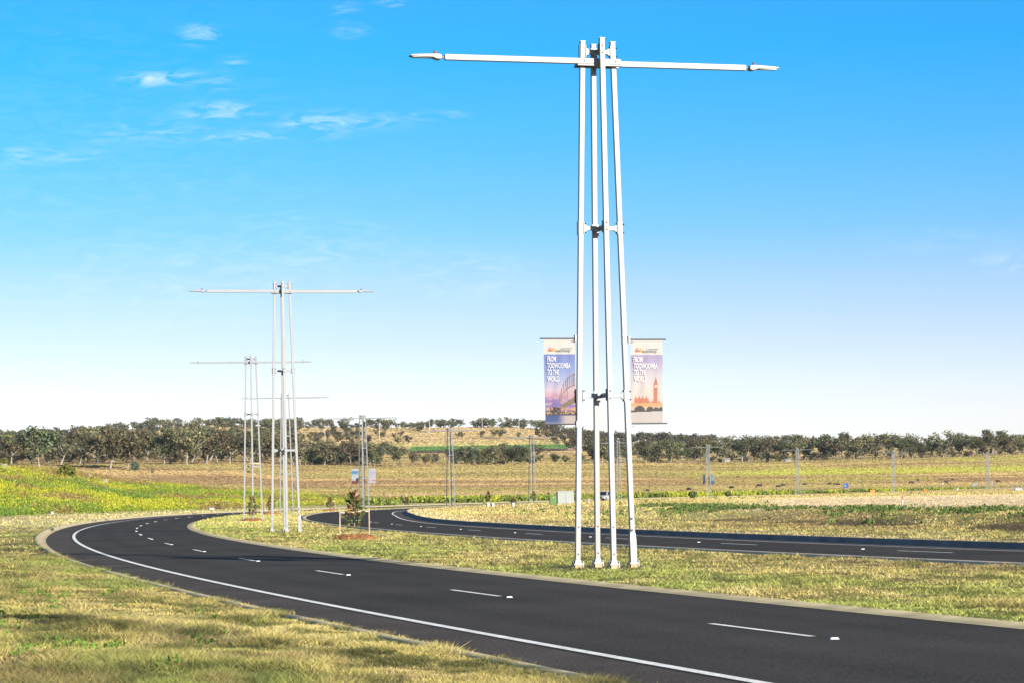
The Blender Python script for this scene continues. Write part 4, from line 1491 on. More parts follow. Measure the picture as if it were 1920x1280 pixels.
pit(98.5, 968, 0.34, 0.30, 'small white marker board at the foot of the bank')
pit(398, 955.5, 0.62, 0.30, 'white marker box with a short post beside the far kerb', True)
sx_, sy_ = at_flat(452, 979)
o = MB().box((0, 0, 0), (1.0, 1.4, 0.08)).build('pit_lid', M['concrete'], None, bevel=0.01)
o.location = (sx_, sy_, medz(sx_, sy_) + 0.03); tag(o, 'flat pale concrete pit lid in the grass left of the left-hand tower', 'pit lid')


# ------------------------------------------------------------------ white four wheel drive
def make_car(x, y, z, rz):
    r = empty('four_wheel_drive', (x, y, z), rz, 'white four wheel drive coming along the distant road behind the nearest tower', 'car')
    # +x is forward; profile in x,z
    low = [(-2.3, 0.48), (-2.35, 1.02), (1.05, 1.06), (2.15, 0.98), (2.28, 0.88), (2.30, 0.5), (1.9, 0.42), (-2.0, 0.42)]
    b = MB().prism(low, -0.9, 0.9).build('body', M['white'], r, bevel=0.05)
    cab = MB()
    zb, zt = 1.03, 1.80
    vs = [(-2.30, -0.86, zb), (1.0, -0.86, zb), (1.0, 0.86, zb), (-2.30, 0.86, zb), (-2.15, -0.70, zt), (0.40, -0.70, zt), (0.40, 0.70, zt), (-2.15, 0.70, zt)]
    cab.add(vs, [(0, 3, 2, 1), (4, 5, 6, 7), (0, 1, 5, 4), (1, 2, 6, 5), (2, 3, 7, 6), (3, 0, 4, 7)])
    cab.build('cabin', M['white'], r, bevel=0.04)
    nrm = Vector((0.77, 0, 0.60)).normalized() * 0.012
    MB().add([(0.93 + nrm.x, -0.74, 1.12 + nrm.z), (0.93 + nrm.x, 0.74, 1.12 + nrm.z), (0.47 + nrm.x, 0.63, 1.71 + nrm.z), (0.47 + nrm.x, -0.63, 1.71 + nrm.z)], [(0, 1, 2, 3)]).build('windscreen', M['glass'], r)
    for s in (-1, 1):
        for (xa, xb) in ((-2.0, -1.25), (-1.15, -0.35), (-0.25, 0.55)):
            xt = min(xb, 0.36)
            MB().add([(xa, s * 0.862, 1.12), (xb, s * 0.862, 1.12), (xt, s * 0.735, 1.70), (xa, s * 0.735, 1.70)], [(0, 1, 2, 3)]).build('window', M['glass'], r)
        MB().box((2.27, s * 0.66, 0.80), (0.08, 0.30, 0.17)).build('headlight', M['lens'], r, bevel=0.02)
        MB().box((0.72, s * 1.0, 1.18), (0.12, 0.2, 0.16)).build('mirror', M['black'], r, bevel=0.02)
        for xx in (-1.4, 1.42):
            w = MB().tube([(xx, s * 0.66, 0.38), (xx, s * 0.92, 0.38)], 0.38, 16).build('wheel', M['rubber'], r)
            MB().tube([(xx, s * 0.90, 0.38), (xx, s * 0.935, 0.38)], 0.22, 12).build('rim', M['galv'], w)
    MB().box((2.30, 0, 0.80), (0.05, 0.9, 0.20)).build('grille', M['black'], r)
    m = MB().box((2.42, 0, 0.52), (0.16, 1.75, 0.22))
    m.tube([(2.45, -0.5, 0.5), (2.45, -0.45, 1.02), (2.45, 0.45, 1.02), (2.45, 0.5, 0.5)], 0.035, 8)
    m.build('bull_bar', M['black'], r)
    MB().box((2.515, 0.0, 0.52), (0.01, 0.4, 0.1)).build('number_plate', M['white'], r)


cx_, cy_ = 15.75, 405.0
make_car(cx_, cy_, float(zr(cy_)) + 0.04, R(-90 - 24))

# ------------------------------------------------------------------ small road furniture on the right


def zv(x, y):
    return float(zr(y)) + 0.08


def sign(u, d, w, h, zc, mb, label, cat='sign', posts=1, diamond=False, symbol=None, rz=0.0, name='road_sign'):
    x = (u - 960) / FPX * d
    r = empty(name, (x, d, zv(x, d)), rz, label, cat)
    for k in range(posts):
        px = 0 if posts == 1 else (k - 0.5) * w * 0.7
        MB().tube([(px, 0.05, -0.2), (px, 0.05, zc + h * 0.4)], 0.04, 8).build('post', M['galv'], r)
    if diamond:
        MB().add([(0, 0, zc - h / 2), (w / 2, 0, zc), (0, 0, zc + h / 2), (-w / 2, 0, zc), (0, 0.02, zc - h / 2), (w / 2, 0.02, zc), (0, 0.02, zc + h / 2), (-w / 2, 0.02, zc)],
                 [(0, 1, 2, 3), (7, 6, 5, 4), (0, 4, 5, 1), (1, 5, 6, 2), (2, 6, 7, 3), (3, 7, 4, 0)]).build('board', M[mb], r)
    else:
        MB().box((0, 0, zc), (w, 0.03, h)).build('board', M[mb], r)
    if symbol == 'arrow':
        m = MB().prism([(-0.25 * w, zc - 0.16 * h), (0.12 * w, zc - 0.16 * h), (0.12 * w, zc - 0.04 * h), (-0.25 * w, zc - 0.04 * h)], -0.025, -0.018)
        m.prism([(-0.25 * w, zc - 0.16 * h), (-0.13 * w, zc - 0.16 * h), (-0.13 * w, zc + 0.25 * h), (-0.25 * w, zc + 0.25 * h)], -0.031, -0.026)
        m.build('symbol', M['white'], r)
    if symbol == 'bars':
        for k, q in enumerate((-0.2, 0.12)):
            MB().prism([((q - 0.05) * w, zc - 0.25 * h), ((q + 0.05) * w, zc - 0.25 * h), ((q + 0.05) * w, zc + 0.28 * h), ((q - 0.05) * w, zc + 0.28 * h)], -0.025, -0.018).build('symbol', M['black'], r)
    return r


sign(1586, 545, 1.15, 1.05, 2.15, 'blue', 'blue road sign with a white symbol right of a distant tower', symbol='arrow')
sign(1636, 590, 1.1, 0.8, 0.62, 'orange', 'small orange board with dark marks low beside the far road', posts=2, symbol='bars')
sign(1768, 640, 0.5, 0.35, 2.3, 'white', 'thin white sign on a slender post right of the rusty frame')
sign(1826, 690, 1.25, 1.25, 1.9, 'signback', 'grey diamond sign seen from behind, left of the farthest tower', diamond=True)
sign(1831, 695, 0.75, 0.95, 2.2, 'signback', 'grey rectangular sign back just right of the diamond one', posts=2)
sign(1861, 705, 0.55, 0.95, 2.1, 'signback', 'narrow grey sign back right of the farthest tower')
x = (1735 - 960) / FPX * 630
r = empty('rusty_frame', (x, 630, zv(x, 630)), 0.2, 'rusty orange metal frame standing beside the far road', 'frame')
for sx in (-0.55, 0.55):
    MB().box((sx, 0, 0.45), (0.14, 0.5, 0.9)).build('upright', M['rust'], r)
for zz in (0.25, 0.55, 0.88):
    MB().box((0, -0.05, zz), (0.96, 0.4, 0.17)).build('rail', M['rust'], r)
x = (1795 - 960) / FPX * 650
r = empty('meter_box', (x, 650, zv(x, 650)), 0.1, 'small white and grey meter box on a post beside the far road', 'meter box')
MB().box((0, 0, 0.35), (0.12, 0.12, 0.7)).build('post', M['galv'], r)
MB().box((0, 0, 0.75), (0.5, 0.3, 0.5)).build('box', M['white'], r, bevel=0.02)
MB().box((0, -0.16, 0.75), (0.3, 0.015, 0.3)).build('door', M['vent'], r)
x = (1909 - 960) / FPX * 640
r = empty('water_tank', (x, 640, zv(x, 640)), 0.0, 'low white tank box at the right edge of the far road', 'tank')
MB().box((0, 0, 0.42), (1.9, 1.2, 0.84), top=(0.96, 0.94)).build('body', M['white'], r, bevel=0.04)
MB().box((0, 0, 0.88), (1.2, 0.7, 0.08)).build('lid', M['galv'], r)
r = empty('yard_fence', (x, 637, zv(x, 637)), 0.0, 'thin grey rail fence in front of the white tank box', 'fence')
for k in range(4):
    MB().tube([(-2.2 + 1.5 * k, 0, -0.1), (-2.2 + 1.5 * k, 0, 2.0)], 0.04, 6).build('post', M['galv'], r)
for zz in (1.0, 1.9):
    MB().tube([(-2.2, 0, zz), (2.3, 0, zz)], 0.025, 6).build('rail', M['galv'], r)


# ------------------------------------------------------------------ gum trees
TINT = [(0.078, 0.083, 0.039), (0.095, 0.090, 0.043), (0.066, 0.078, 0.041), (0.110, 0.100, 0.052)]


def gum_variant(seed, H=17.0, dens=1.0, low=0.2):
    """a eucalypt: forked pale trunk, spreading limbs, crown of separate leaf clumps"""
    g = random.Random(seed)
    mb = MB()
    tips = []

    def limb(p, d, ln, r, lev):
        pts = [p]; rad = [r]
        q = Vector(p); dd = Vector(d)
        for k in range(3):
            dd = (dd + Vector((g.uniform(-.32, .32), g.uniform(-.32, .32), g.uniform(-0.08, .18)))).normalized()
            q = q + dd * ln / 3
            pts.append(q.copy()); rad.append(r * (1 - 0.2 * (k + 1)))
            if lev >= 1 and k < 2 and g.random() < 0.75:
                tips.append((q + Vector((g.uniform(-1, 1), g.uniform(-1, 1), g.uniform(-.2, .8))) * ln * 0.25, 0.75))
        mb.tube(pts, rad, 5, False)
        if lev >= 2:
            tips.append((q.copy(), 1.0)); return
        for k in range(3 if lev == 0 else g.choice((2, 3))):
            a = g.uniform(0, 6.28) if lev else (k * 2.1 + g.uniform(-.5, .5))
            sp = g.uniform(0.6, 1.15)
            nd = (dd + Vector((math.cos(a) * sp, math.sin(a) * sp, g.uniform(-.25, .4)))).normalized()
            limb(q - dd * ln * 0.02, nd, ln * g.uniform(0.75, 1.0), r * 0.6, lev + 1)
        tips.append((q.copy(), 0.8))

    lean = Vector((g.uniform(-.3, .3), g.uniform(-.3, .3), 1)).normalized()
    limb(Vector((0, 0, -0.6)), lean, H * g.uniform(low, low + 0.1), 0.0145 * H * g.uniform(0.75, 1.0), 0)
    ng = np.random.default_rng(seed)
    V = []; Cc = []
    for (p, sz) in tips:
        nl = int(60 * dens * sz * g.uniform(0.6, 1.3))
        rx = H * 0.098 * sz * g.uniform(0.75, 1.3)
        off_ = ng.normal(0, 1, (nl, 3)); off_ /= np.linalg.norm(off_, axis=1)[:, None]
        off_ *= (ng.uniform(0.1, 1, (nl, 1)) ** 0.45)
        c0 = np.array(p) + off_ * np.array((rx, rx, rx * 0.68))
        w = 0.031 * H * ng.uniform(0.5, 1.3, (nl, 1))
        a = ng.normal(0, 1, (nl, 3)); a /= np.linalg.norm(a, axis=1)[:, None]
        b = np.cross(a, ng.normal(0, 1, (nl, 3))); b /= np.linalg.norm(b, axis=1)[:, None]
        V.append(np.stack([c0 - a * w * .6, c0 + b * w * .42, c0 + a * w * .6, c0 - b * w * .42], 1))
        tone = ng.uniform(0.70, 1.35)
        col = np.array(TINT[seed % len(TINT)]) * tone * ng.uniform(0.65, 1.35, (nl, 1))
        col = col + np.array((0.045, 0.02, 0.0)) * (ng.uniform(0, 1, (nl, 1)) < 0.15)
        Cc.append(np.repeat(col, 4, 0))
    V = np.concatenate(V).reshape(-1, 3); Cc = np.concatenate(Cc)
    s = H / V[:, 2].max()
    V = V * s
    mb.v = [(v_[0] * s, v_[1] * s, v_[2] * s) for v_ in mb.v]
    tm = mb.mesh('trunk', M['bark'])
    cm_ = np_mesh('crown', V, np.arange(len(V)).reshape(-1, 4), M['leaf'], Cc)
    return tm, cm_, V, Cc, mb


NV = 10
VAR = [gum_variant(100 + k, 17.0, dens=(1.0 if k % 3 else 0.75), low=(0.11 if k % 2 else 0.17)) for k in range(NV)]


def joined_mesh(k):
    """trunk and crown in one mesh, for trees too far off to show parts"""
    tm, cm_, V, Cc, mb = VAR[k]
    pts = list(mb.v); fs = [f_ for f_ in mb.f if len(f_) == 4][:15]
    sel = rng.permutation(len(V) // 4)[:420]
    cv = V.reshape(-1, 4, 3)[sel]; cc = Cc.reshape(-1, 4, 3)[sel]
    ctr = cv.mean(1, keepdims=True); cv = ctr + (cv - ctr) * 1.7
    allv = np.concatenate([np.array(pts), cv.reshape(-1, 3)])
    allf = np.concatenate([np.array(fs), np.arange(len(cv) * 4).reshape(-1, 4) + len(pts)])
    allc = np.concatenate([np.broadcast_to(np.array((0.20, 0.17, 0.13)), (len(pts), 3)), cc.reshape(-1, 3)])
    return allv, allf, allc


JV = [joined_mesh(k) for k in range(NV)]
JM = [np_mesh('gum_tree', *JV[k][:2], M['leaf'], JV[k][2]) for k in range(NV)]
tree_pos = []
SEEN = {}


def gum(u, d, h, k, label, group, parts=True):
    x, y, z = at(u, d)
    s = h / 17.0
    rz = random.uniform(0, 6.28)
    if parts:
        r = empty('gum_tree', (x, y, z), rz, label, 'tree', group)
        r.scale = (s * random.uniform(0.9, 1.2), s * random.uniform(0.9, 1.2), s)
        obj('trunk', VAR[k][0], r); obj('crown', VAR[k][1], r)
    else:
        r = obj('gum_tree', JM[k]); r.location = (x, y, z); r.rotation_euler = (0, 0, rz)
        r.scale = (s * 1.1, s * 1.1, s)
        tag(r, label, 'tree', group)
    if label in SEEN:
        o2, u2 = SEEN[label]
        o2['label'] = ('left-hand ' if u2 < u else 'right-hand ') + label
        r['label'] = ('right-hand ' if u2 < u else 'left-hand ') + label
    else:
        SEEN[label] = (r, u)
    tree_pos.append((u, d, h))
    return r


PLACES = [(-999, 60, 'above the left edge boulders'), (60, 150, 'above the rounded bush'), (150, 230, 'left of the forward gum'), (230, 330, 'above the bank slope'), (330, 440, 'left of the third tower'),
          (440, 505, 'seen through the third tower'), (505, 580, 'seen through the second tower'), (580, 630, 'right of the second tower'), (630, 675, 'left of the bannered fifth tower'), (675, 720, 'right of the bannered fifth tower'),
          (720, 800, 'between fifth and sixth towers'), (800, 845, 'left of the sixth tower'), (845, 920, 'right of the sixth tower'), (920, 1000, 'left of the seventh tower'), (1000, 1095, 'above the cabinets'),
          (1095, 1170, 'seen through the nearest tower'), (1170, 1260, 'under the lilac banner'), (1260, 1330, 'left of the blue bannered tower'), (1330, 1410, 'right of the blue bannered tower'), (1410, 1497, 'left of the tenth tower'),
          (1497, 1585, 'left of the blue sign'), (1585, 1673, 'right of the blue sign'), (1673, 1765, 'right of the eleventh tower'), (1765, 1853, 'left of the farthest tower'), (1853, 9999, 'at the right edge')]


ADJ = ['open', 'full crowned', 'spreading', 'forked', 'ragged', 'dense', 'leaning', 'rounded', 'flat topped', 'narrow']


def describe(u, depth, h, h0, h1, what, k):
    t = (h - h0) / (h1 - h0)
    size = 'low' if t < 0.33 else 'middling' if t < 0.7 else 'tall'
    row = 'front row' if depth < 0.25 else 'second row' if depth < 0.5 else 'third row' if depth < 0.75 else 'back row'
    pl = [p[2] for p in PLACES if p[0] <= u < p[1]][0]
    return f'{size} {ADJ[k]} {what} in the {row}, {pl}'


def scatter(n, u0, u1, dfun, h0, h1, what, group, parts=True, gap=14.0):
    got = 0; tries = 0
    while got < n and tries < n * 60:
        tries += 1
        u = random.uniform(u0, u1)
        fd = float(np.interp(u, *FRONT_D))
        t = random.random()
        d = fd + dfun(t)
        if any(abs(u - a) < gap * (0.55 if abs(d - b) > 90 else 1) and abs(d - b) < 120 for a, b, _ in tree_pos):
            continue
        h = random.uniform(h0, h1)
        k = random.randrange(NV)
        gum(u, d, h, k, describe(u, t, h, h0, h1, what, k), group, parts)
        got += 1


# front row trees that stand out on the left
for (u, d, h, k, lb) in [(208, 1255, 23, 1, 'broad gum tree standing forward of the left wood with forked white trunk'),
                         (240, 1262, 19, 3, 'leaning white trunked gum right of the broad forward gum'),
                         (158, 1275, 20, 0, 'gum with twisted pale limbs left of the broad forward gum'),
                         (306, 1340, 21, 4, 'gum with a clear straight trunk on the open slope at the left'),
                         (352, 1330, 21, 7, 'full crowned gum at the right end of the left wood'),
                         (75, 1285, 22, 2, 'pale limbed gum above the flowering bank at the far left'),
                         (432, 1400, 19, 5, 'gum just left of the left-hand lamp tower')]:
    gum(u, d, h, k, lb, 'gum trees of the left wood')
scatter(84, -60, 540, lambda t: 25 + 560 * t ** 1.1, 15, 24, 'grey green gum', 'gum trees of the left wood', gap=23)
scatter(30, 545, 715, lambda t: 10 + 200 * t, 11, 17, 'bushy belt gum', 'gum trees of the middle belt', gap=10)
for (u, d, h, k, lb) in [(738, 1510, 16, 6, 'tall gum alone right of the tower behind the sapling'), (757, 1490, 12, 8, 'low gum right of the tall lone gum'),
                         (703, 1500, 10, 1, 'low rounded gum just right of the banners behind the sapling')]:
    gum(u, d, h, k, lb, 'gum trees of the middle belt')
scatter(7, 772, 822, lambda t: 5 + 60 * t, 7, 10, 'dark clump gum', 'gum trees of the middle belt', gap=7)
scatter(24, 845, 1006, lambda t: 10 + 160 * t, 9, 14, 'thicket gum', 'gum trees of the middle belt', gap=9)
scatter(5, 1010, 1090, lambda t: 5 + 50 * t, 6, 8.5, 'small round gum', 'gum trees of the middle belt', gap=14)
scatter(36, 1110, 1330, lambda t: 10 + 300 * t, 11, 17, 'dense belt gum', 'gum trees of the right wood', gap=11)
scatter(100, 1330, 1990, lambda t: 15 + 600 * t ** 1.05, 10, 21, 'olive gum', 'gum trees of the right wood', gap=18)
for (u, d, h, k, lb) in [(1713, 2020, 20, 3, 'bare pale limbed gum rising from the right wood'), (1870, 1680, 15, 1, 'white trunked gum at the edge of the right wood near the farthest tower')]:
    gum(u, d, h, k, lb, 'gum trees of the right wood')
# single trees on the open hill
for (u, dd, h) in [(566, 1080, 13), (584, 1150, 12), (600, 1000, 11), (617, 1180, 13), (632, 1060, 12), (651, 1160, 13), (662, 960, 14), (690, 1010, 12), (712, 1220, 11),
                   (750, 1000, 10), (769, 1010, 11), (860, 1250, 9), (868, 1255, 9), (905, 1280, 10), (925, 1290, 11), (938, 1285, 12), (974, 1290, 8)]:
    pl = [p[2] for p in PLACES if p[0] <= u < p[1]][0]
    gum(u, float(np.interp(u, *FRONT_D)) + dd, h, random.randrange(NV), f'{["small", "dark", "rounded", "broad", "spreading", "compact", "ragged"][int(u) % 7]} gum alone on the dry hillside, {pl}', 'gum trees on the hill', False)


def wood(n, fu, label, h0=10, h1=17, tone=1.0, sink=0.8):
    """distant woodland that reads as one mass"""
    Vs, Fs, Cs = [], [], []
    o = 0
    for _ in range(n):
        u, d = fu()
        x, y, z = at(u, d)
        k = random.randrange(NV)
        v_, f_, c_ = JV[k]
        keep = rng.uniform(0, 1, len(f_)) < 0.7
        s = random.uniform(h0, h1) / 17
        a = random.uniform(0, 6.28)
        ca, sa = math.cos(a) * s * 1.2, math.sin(a) * s * 1.2
        w = np.stack([v_[:, 0] * ca - v_[:, 1] * sa + x, v_[:, 0] * sa + v_[:, 1] * ca + y, v_[:, 2] * s + z - sink], 1)
        Vs.append(w); Fs.append(f_[keep] + o); Cs.append(c_ * random.uniform(0.7, 1.15) * tone); o += len(w)
    ob = obj('distant_wood', np_mesh('distant_wood', np.concatenate(Vs), np.concatenate(Fs), M['leaf'], np.concatenate(Cs)))
    tag(ob, label, 'wood', kind='stuff')


def front(lo, hi):
    def fu():
        u = random.uniform(*lo)
        return u, float(np.interp(u, *FRONT_D)) + random.uniform(*hi)
    return fu


def ridge(lo, hi):
    def fu():
        return random.uniform(lo, hi), 3560 + random.uniform(-150, 30)
    return fu


wood(130, lambda: (random.uniform(280, 560), random.uniform(2250, 3540)), 'dark wood covering the hillside behind the left-hand towers')
wood(110, lambda: (random.uniform(-60, 300), random.uniform(2000, 3500)), 'far blue green wood above the left treeline')
wood(90, lambda: (random.uniform(1010, 1330), random.uniform(2500, 3480)), 'dark wood on the hill shoulder behind the nearest tower')
wood(80, lambda: (random.uniform(1330, 1990), random.uniform(2250, 3300)), 'far wood rising behind the right paddock trees')
wood(42, lambda: (random.choice((random.uniform(540, 700), random.uniform(560, 830))), random.uniform(2650, 3480)), 'scattered small trees dotted over the dry hill slope', 7, 13)
wood(210, ridge(-40, 1020), 'line of dark trees along the ridge against the sky', 8, 19, 1.0, 2.6)
wood(80, ridge(1000, 1420), 'line of dark trees on the low end of the ridge', 9, 18, 1.0, 2.6)
wood(95, front((1110, 1990), (25, 480)), 'low scrub under the trees of the right wood', 4, 9)
wood(130, front((-60, 540), (60, 600)), 'low scrub under the trees of the left wood', 4, 9)
wood(50, front((550, 715), (20, 160)), 'low scrub under the middle belt', 4, 9)
wood(36, front((850, 1004), (20, 140)), 'low scrub under the thicket behind the far bend', 4, 8)


def bush(x, y, z, w, h, colr, label, n=700, seed=1):
    g = np.random.default_rng(seed)
    r = empty('bush', (x, y, z), 0, label, 'bush', 'bushes')
    MB().tube([(0, 0, -0.3), (0.1, 0, h * 0.5)], [0.08, 0.04], 5).build('trunk', M['bark'], r)
    d = g.normal(0, 1, (n, 3)); d /= np.linalg.norm(d, axis=1)[:, None]
    d *= g.uniform(0.3, 1, (n, 1)) ** 0.4
    lob = 0.75 + 0.5 * vnoise(d[:, 0] * 2.5 + seed, d[:, 2] * 2.5, seed)
    c0 = d * lob[:, None] * np.array((w / 2, w / 2, h / 2)) + np.array((0, 0, h * 0.48))
    a = g.normal(0, 1, (n, 3)); a /= np.linalg.norm(a, axis=1)[:, None]
    b = np.cross(a, g.normal(0, 1, (n, 3))); b /= np.linalg.norm(b, axis=1)[:, None]
    s = 0.09 * w * g.uniform(0.6, 1.3, (n, 1))
    v_ = np.stack([c0 - a * s, c0 + b * s * .6, c0 + a * s, c0 - b * s * .6], 1).reshape(-1, 3)
    c = np.array(colr) * g.uniform(0.6, 1.4, (n, 1))
    obj('crown', np_mesh('crown', v_, np.arange(n * 4).reshape(n, 4), M['leaf'], np.repeat(c, 4, 0)), r)


def bank_at(u, d):
    x = (u - 960) / FPX * d
    return x, d, float(lawn_z('verge', np.array([x]), np.array([float(d)]))[0])


bush(*bank_at(125, 372), 2.7, 2.4, (0.13, 0.15, 0.03), 'rounded olive green bush on top of the flowering bank', 900, 3)
bush(*bank_at(6, 372), 2.2, 2.2, (0.13, 0.15, 0.03), 'green bush cut by the left edge of the view', 700, 4)
x, y, z = at(254, 1235); bush(x, y, z, 4.2, 5.0, (0.06, 0.085, 0.055), 'blue green shrub below the leaning gum', 600, 5)
x, y, z = at(287, 1200); bush(x, y, z, 1.6, 2.6, (0.07, 0.08, 0.04), 'small upright shrub alone on the left paddock', 400, 6)
x, y, z = at(1873 - 585, 480); bush(20 + 16.5, 480, -0.1, 1.8, 1.6, (0.06, 0.085, 0.03), 'dark low bush left of the tower with blue banners', 400, 7)
bush((1365 - 960) / FPX * 560, 560, -0.1, 1.5, 1.3, (0.06, 0.085, 0.03), 'small dark bush right of the tower with blue banners', 300, 8)


def boulder(u, d, w, h, label, seed):
    import bmesh
    x, y, z = bank_at(u, d)
    bm = bmesh.new()
    bmesh.ops.create_icosphere(bm, subdivisions=2, radius=0.5)
    g = random.Random(seed)
    for v_ in bm.verts:
        n = 1 + g.uniform(-0.16, 0.16)
        v_.co = Vector((v_.co.x * w * n, v_.co.y * w * 0.8 * n, max(v_.co.z * h * n * 1.6, -0.3 * h)))
    me = bpy.data.meshes.new('boulder'); bm.to_mesh(me); bm.free(); me.materials.append(M['rock'])
    o = obj('boulder', me); o.location = (x, y, z + 0.25 * h); tag(o, label, 'boulder', 'pale boulders on the bank')


boulder(6, 365, 2.2, 1.1, 'large pale boulder at the left edge on top of the bank', 1)
boulder(31, 375, 1.2, 0.8, 'small pale boulder right of the boulder at the left edge', 2)
boulder(168, 395, 1.0, 0.9, 'pale boulder right of the rounded bush', 3)
boulder(196, 385, 1.3, 1.0, 'pale rounded boulder lowest on the bank crest', 4)


# ------------------------------------------------------------------ cattle
def make_cow():
    mb = MB()
    mb.tube([(-0.95, 0, 1.02), (-0.85, 0, 1.02), (-0.5, 0, 0.98), (0.1, 0, 0.93), (0.55, 0, 0.98), (0.8, 0, 1.04), (0.95, 0, 1.08)],
            [(0.12, 0.16), (0.26, 0.30), (0.31, 0.36), (0.34, 0.40), (0.29, 0.38), (0.22, 0.30), (0.12, 0.16)], 10)
    mb.tube([(0.75, 0, 1.08), (1.02, 0, 0.92), (1.20, 0, 0.60), (1.30, 0, 0.36), (1.36, 0, 0.18)], [(0.17, 0.22), (0.13, 0.17), (0.11, 0.13), (0.10, 0.12), (0.06, 0.07)], 8)
    for s in (-1, 1):
        mb.tube([(-0.72, s * 0.17, 0.95), (-0.62, s * 0.18, 0.68), (-0.80, s * 0.18, 0.44), (-0.74, s * 0.18, 0.08), (-0.70, s * 0.18, 0.0)], [0.17, 0.11, 0.065, 0.05, 0.06], 7)
        mb.tube([(0.60, s * 0.16, 0.9), (0.60, s * 0.17, 0.5), (0.62, s * 0.17, 0.42), (0.60, s * 0.17, 0.08), (0.63, s * 0.17, 0.0)], [0.13, 0.075, 0.07, 0.048, 0.06], 7)
        mb.tube([(1.17, s * 0.08, 0.64), (1.16, s * 0.22, 0.66)], [0.05, 0.03], 6)
    mb.tube([(-0.96, 0, 1.12), (-1.04, 0, 0.95), (-1.04, 0, 0.5), (-1.03, 0, 0.36)], [0.035, 0.025, 0.02, 0.035], 6)
    o = mb.build('cow', M['cow'])
    md = o.modifiers.new('r', 'REMESH'); md.mode = 'VOXEL'; md.voxel_size = 0.045; md.use_smooth_shade = True
    dg = bpy.context.evaluated_depsgraph_get()
    me = bpy.data.meshes.new_from_object(o.evaluated_get(dg))
    me.name = 'cow'
    bpy.data.objects.remove(o)
    return me


cow_me = make_cow()
COWS = [(1214, 920, 1, 'black cow grazing just right of the nearest tower'), (1292, 918, 1, 'black cow grazing behind the low bush left of the blue banners'), (1372, 914.5, 1, 'black cow grazing alone right of the blue bannered tower'),
        (1424, 911.5, 1.15, 'larger black cow with a calf in the middle of the herd'), (1418, 912.5, 0.6, 'calf beside the larger black cow'), (1459, 912.5, 1, 'lower black cow of the pair left of a tower'),
        (1469, 910.3, 1, 'upper black cow of the pair left of a tower'), (1509, 908, 0.9, 'black cow close right of the tower left of the blue sign'), (1556, 907.5, 0.85, 'leftmost of three small cows left of the blue sign'),
        (1564, 907.5, 0.85, 'middle of three small cows left of the blue sign'), (1572, 908.4, 0.9, 'rightmost of three small cows left of the blue sign'), (1709, 905.5, 1.05, 'black cow right of the tower beside the orange board'),
        (1721, 899.5, 0.9, 'black cow higher up the paddock right of the orange board'), (1774, 904.5, 1.15, 'black cow lying long beyond the thin white sign'), (1786, 899, 0.9, 'black cow higher up beyond the thin white sign'),
        (1871, 903, 1, 'black cow right of the farthest tower'), (1028, 926, 0.8, 'black cow above the green cabinet'), (1074, 925.5, 1.2, 'black cow above the right end of the cream kiosk'),
        (523, 884, 1.1, 'black cow on the left paddock seen between tower legs'), (467, 884.5, 0.9, 'black cow on the left paddock beside the left-hand tower')]
for i, (u, v_, s, lb) in enumerate(COWS):
    # walk outwards along the sight line until it meets the paddock
    yh = 921.8 - (u - 960) * 0.0157
    want = yh - v_ - 2.0
    ds = np.linspace(640, 1250, 300)
    xs = (u - 960) / FPX * ds
    px = (terrain_z(xs, ds) - EYE) / ds * FPX
    d = float(ds[np.argmin(np.abs(px - want))])
    if abs(px[np.argmin(np.abs(px - want))] - want) > 4: d = 760.0
    x = (u - 960) / FPX * d
    o = obj('cow', cow_me); sc_ = s * min(1.0, 0.55 + d / 2500)
    o.location = (x, d, gz(x, d)); o.scale = (sc_,) * 3
    o.rotation_euler = (0, 0, random.choice((0.2, 3.0, 2.6, -0.4, 0.9)))
    tag(o, lb, 'cow', 'black cattle grazing the paddock')


# ------------------------------------------------------------------ farm sheds and power poles far off
def shed(u, d, w, dp, h, label, rz=0.0):
    x, y, z = at(u, d)
    r = empty('farm_shed', (x, y, z), rz, label, 'shed', 'farm sheds on the hill')
    MB().box((0, 0, h / 2 - 0.5), (w, dp, h + 1)).build('wall', M['shedwall'], r)
    m = MB().add([(-w / 2 - .4, -dp / 2 - .4, h), (w / 2 + .4, -dp / 2 - .4, h), (w / 2 + .4, 0, h + dp * .22), (-w / 2 - .4, 0, h + dp * .22), (w / 2 + .4, dp / 2 + .4, h), (-w / 2 - .4, dp / 2 + .4, h)],
                 [(0, 1, 2, 3), (3, 2, 4, 5), (0, 3, 5), (1, 4, 2), (0, 5, 4, 1)])
    m.build('roof', M['roof'], r)
    MB().box((w * 0.15, -dp / 2 - 0.03, h * 0.4), (w * 0.25, 0.08, h * 0.8)).build('door', M['vent'], r)


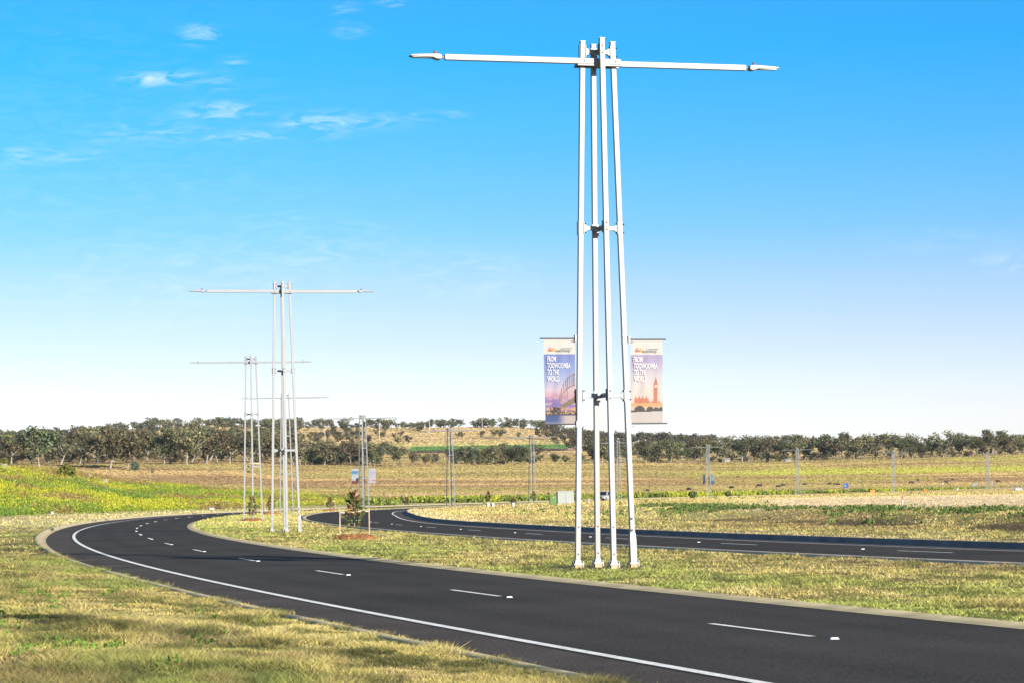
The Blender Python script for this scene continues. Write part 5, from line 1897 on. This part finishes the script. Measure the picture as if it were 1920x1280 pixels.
shed(1192, 2380, 26, 9, 3.2, 'long low shed with pale roof behind the nearest tower')
shed(1364, 1720, 4, 4, 2.2, 'small white roofed shed among the right wood trees')
shed(395, 2150, 9, 6, 2.8, 'pale roofed shed in the trees above the left wood')
shed(1478, 1660, 4.5, 3.5, 1.4, 'low white roofed shelter under the trees behind a distant tower')
x, y, z = at(479, 1420)
r = empty('water_trough', (x, y, z), 0, 'long pale water trough at the treeline beside the left-hand tower', 'trough')
MB().box((0, 0, 0.45), (5.2, 1.4, 0.9)).build('tank', M['concrete'], r, bevel=0.05)
MB().box((0, 0, 0.905), (4.8, 1.0, 0.02)).build('water', M['glass'], r)

for (u, d, h, lb) in [(611, 2560, 18, 'thin power pole on the hillside right of the second tower'), (713, 2720, 20, 'thin power pole on the hillside right of the fifth tower'), (807, 3100, 22, 'power pole on the hill above the far bend'),
                      (906, 3250, 17, 'power pole on the bare knoll'), (975, 3300, 22, 'tall power pole right of the bare knoll'), (1241, 3450, 17, 'thin mast behind the lilac banner'), (1451, 2450, 26, 'thin mast above the right wood')]:
    x, y, z = at(u, d)
    r = empty('power_pole', (x, y, z), 0.3, lb, 'power pole', 'power poles on the hill')
    MB().tube([(0, 0, -0.5), (0, 0, h)], [0.42, 0.3], 6).build('pole', M['pole_timber'], r)
    MB().box((0, 0, h - 1.2), (3.0, 0.25, 0.25)).build('crossarm', M['pole_timber'], r)


# ------------------------------------------------------------------ thin air between here and the ridge
hz = MB().box((0, 0, 78), (51000, 51000, 160)).mesh('haze', M['white'])
hz.materials.clear()
hm = bpy.data.materials.new('haze')
hm.use_nodes = True
hm.node_tree.nodes.remove(hm.node_tree.nodes['Principled BSDF'])
pv = hm.node_tree.nodes.new('ShaderNodeVolumePrincipled')
pv.inputs['Color'].default_value = (0.80, 0.88, 1.0, 1)
pv.inputs['Density'].default_value = 1.6e-5
hm.node_tree.links.new(pv.outputs[0], hm.node_tree.nodes['Material Output'].inputs['Volume'])
hz.materials.append(hm)
tag(obj('haze', hz), kind='stuff')
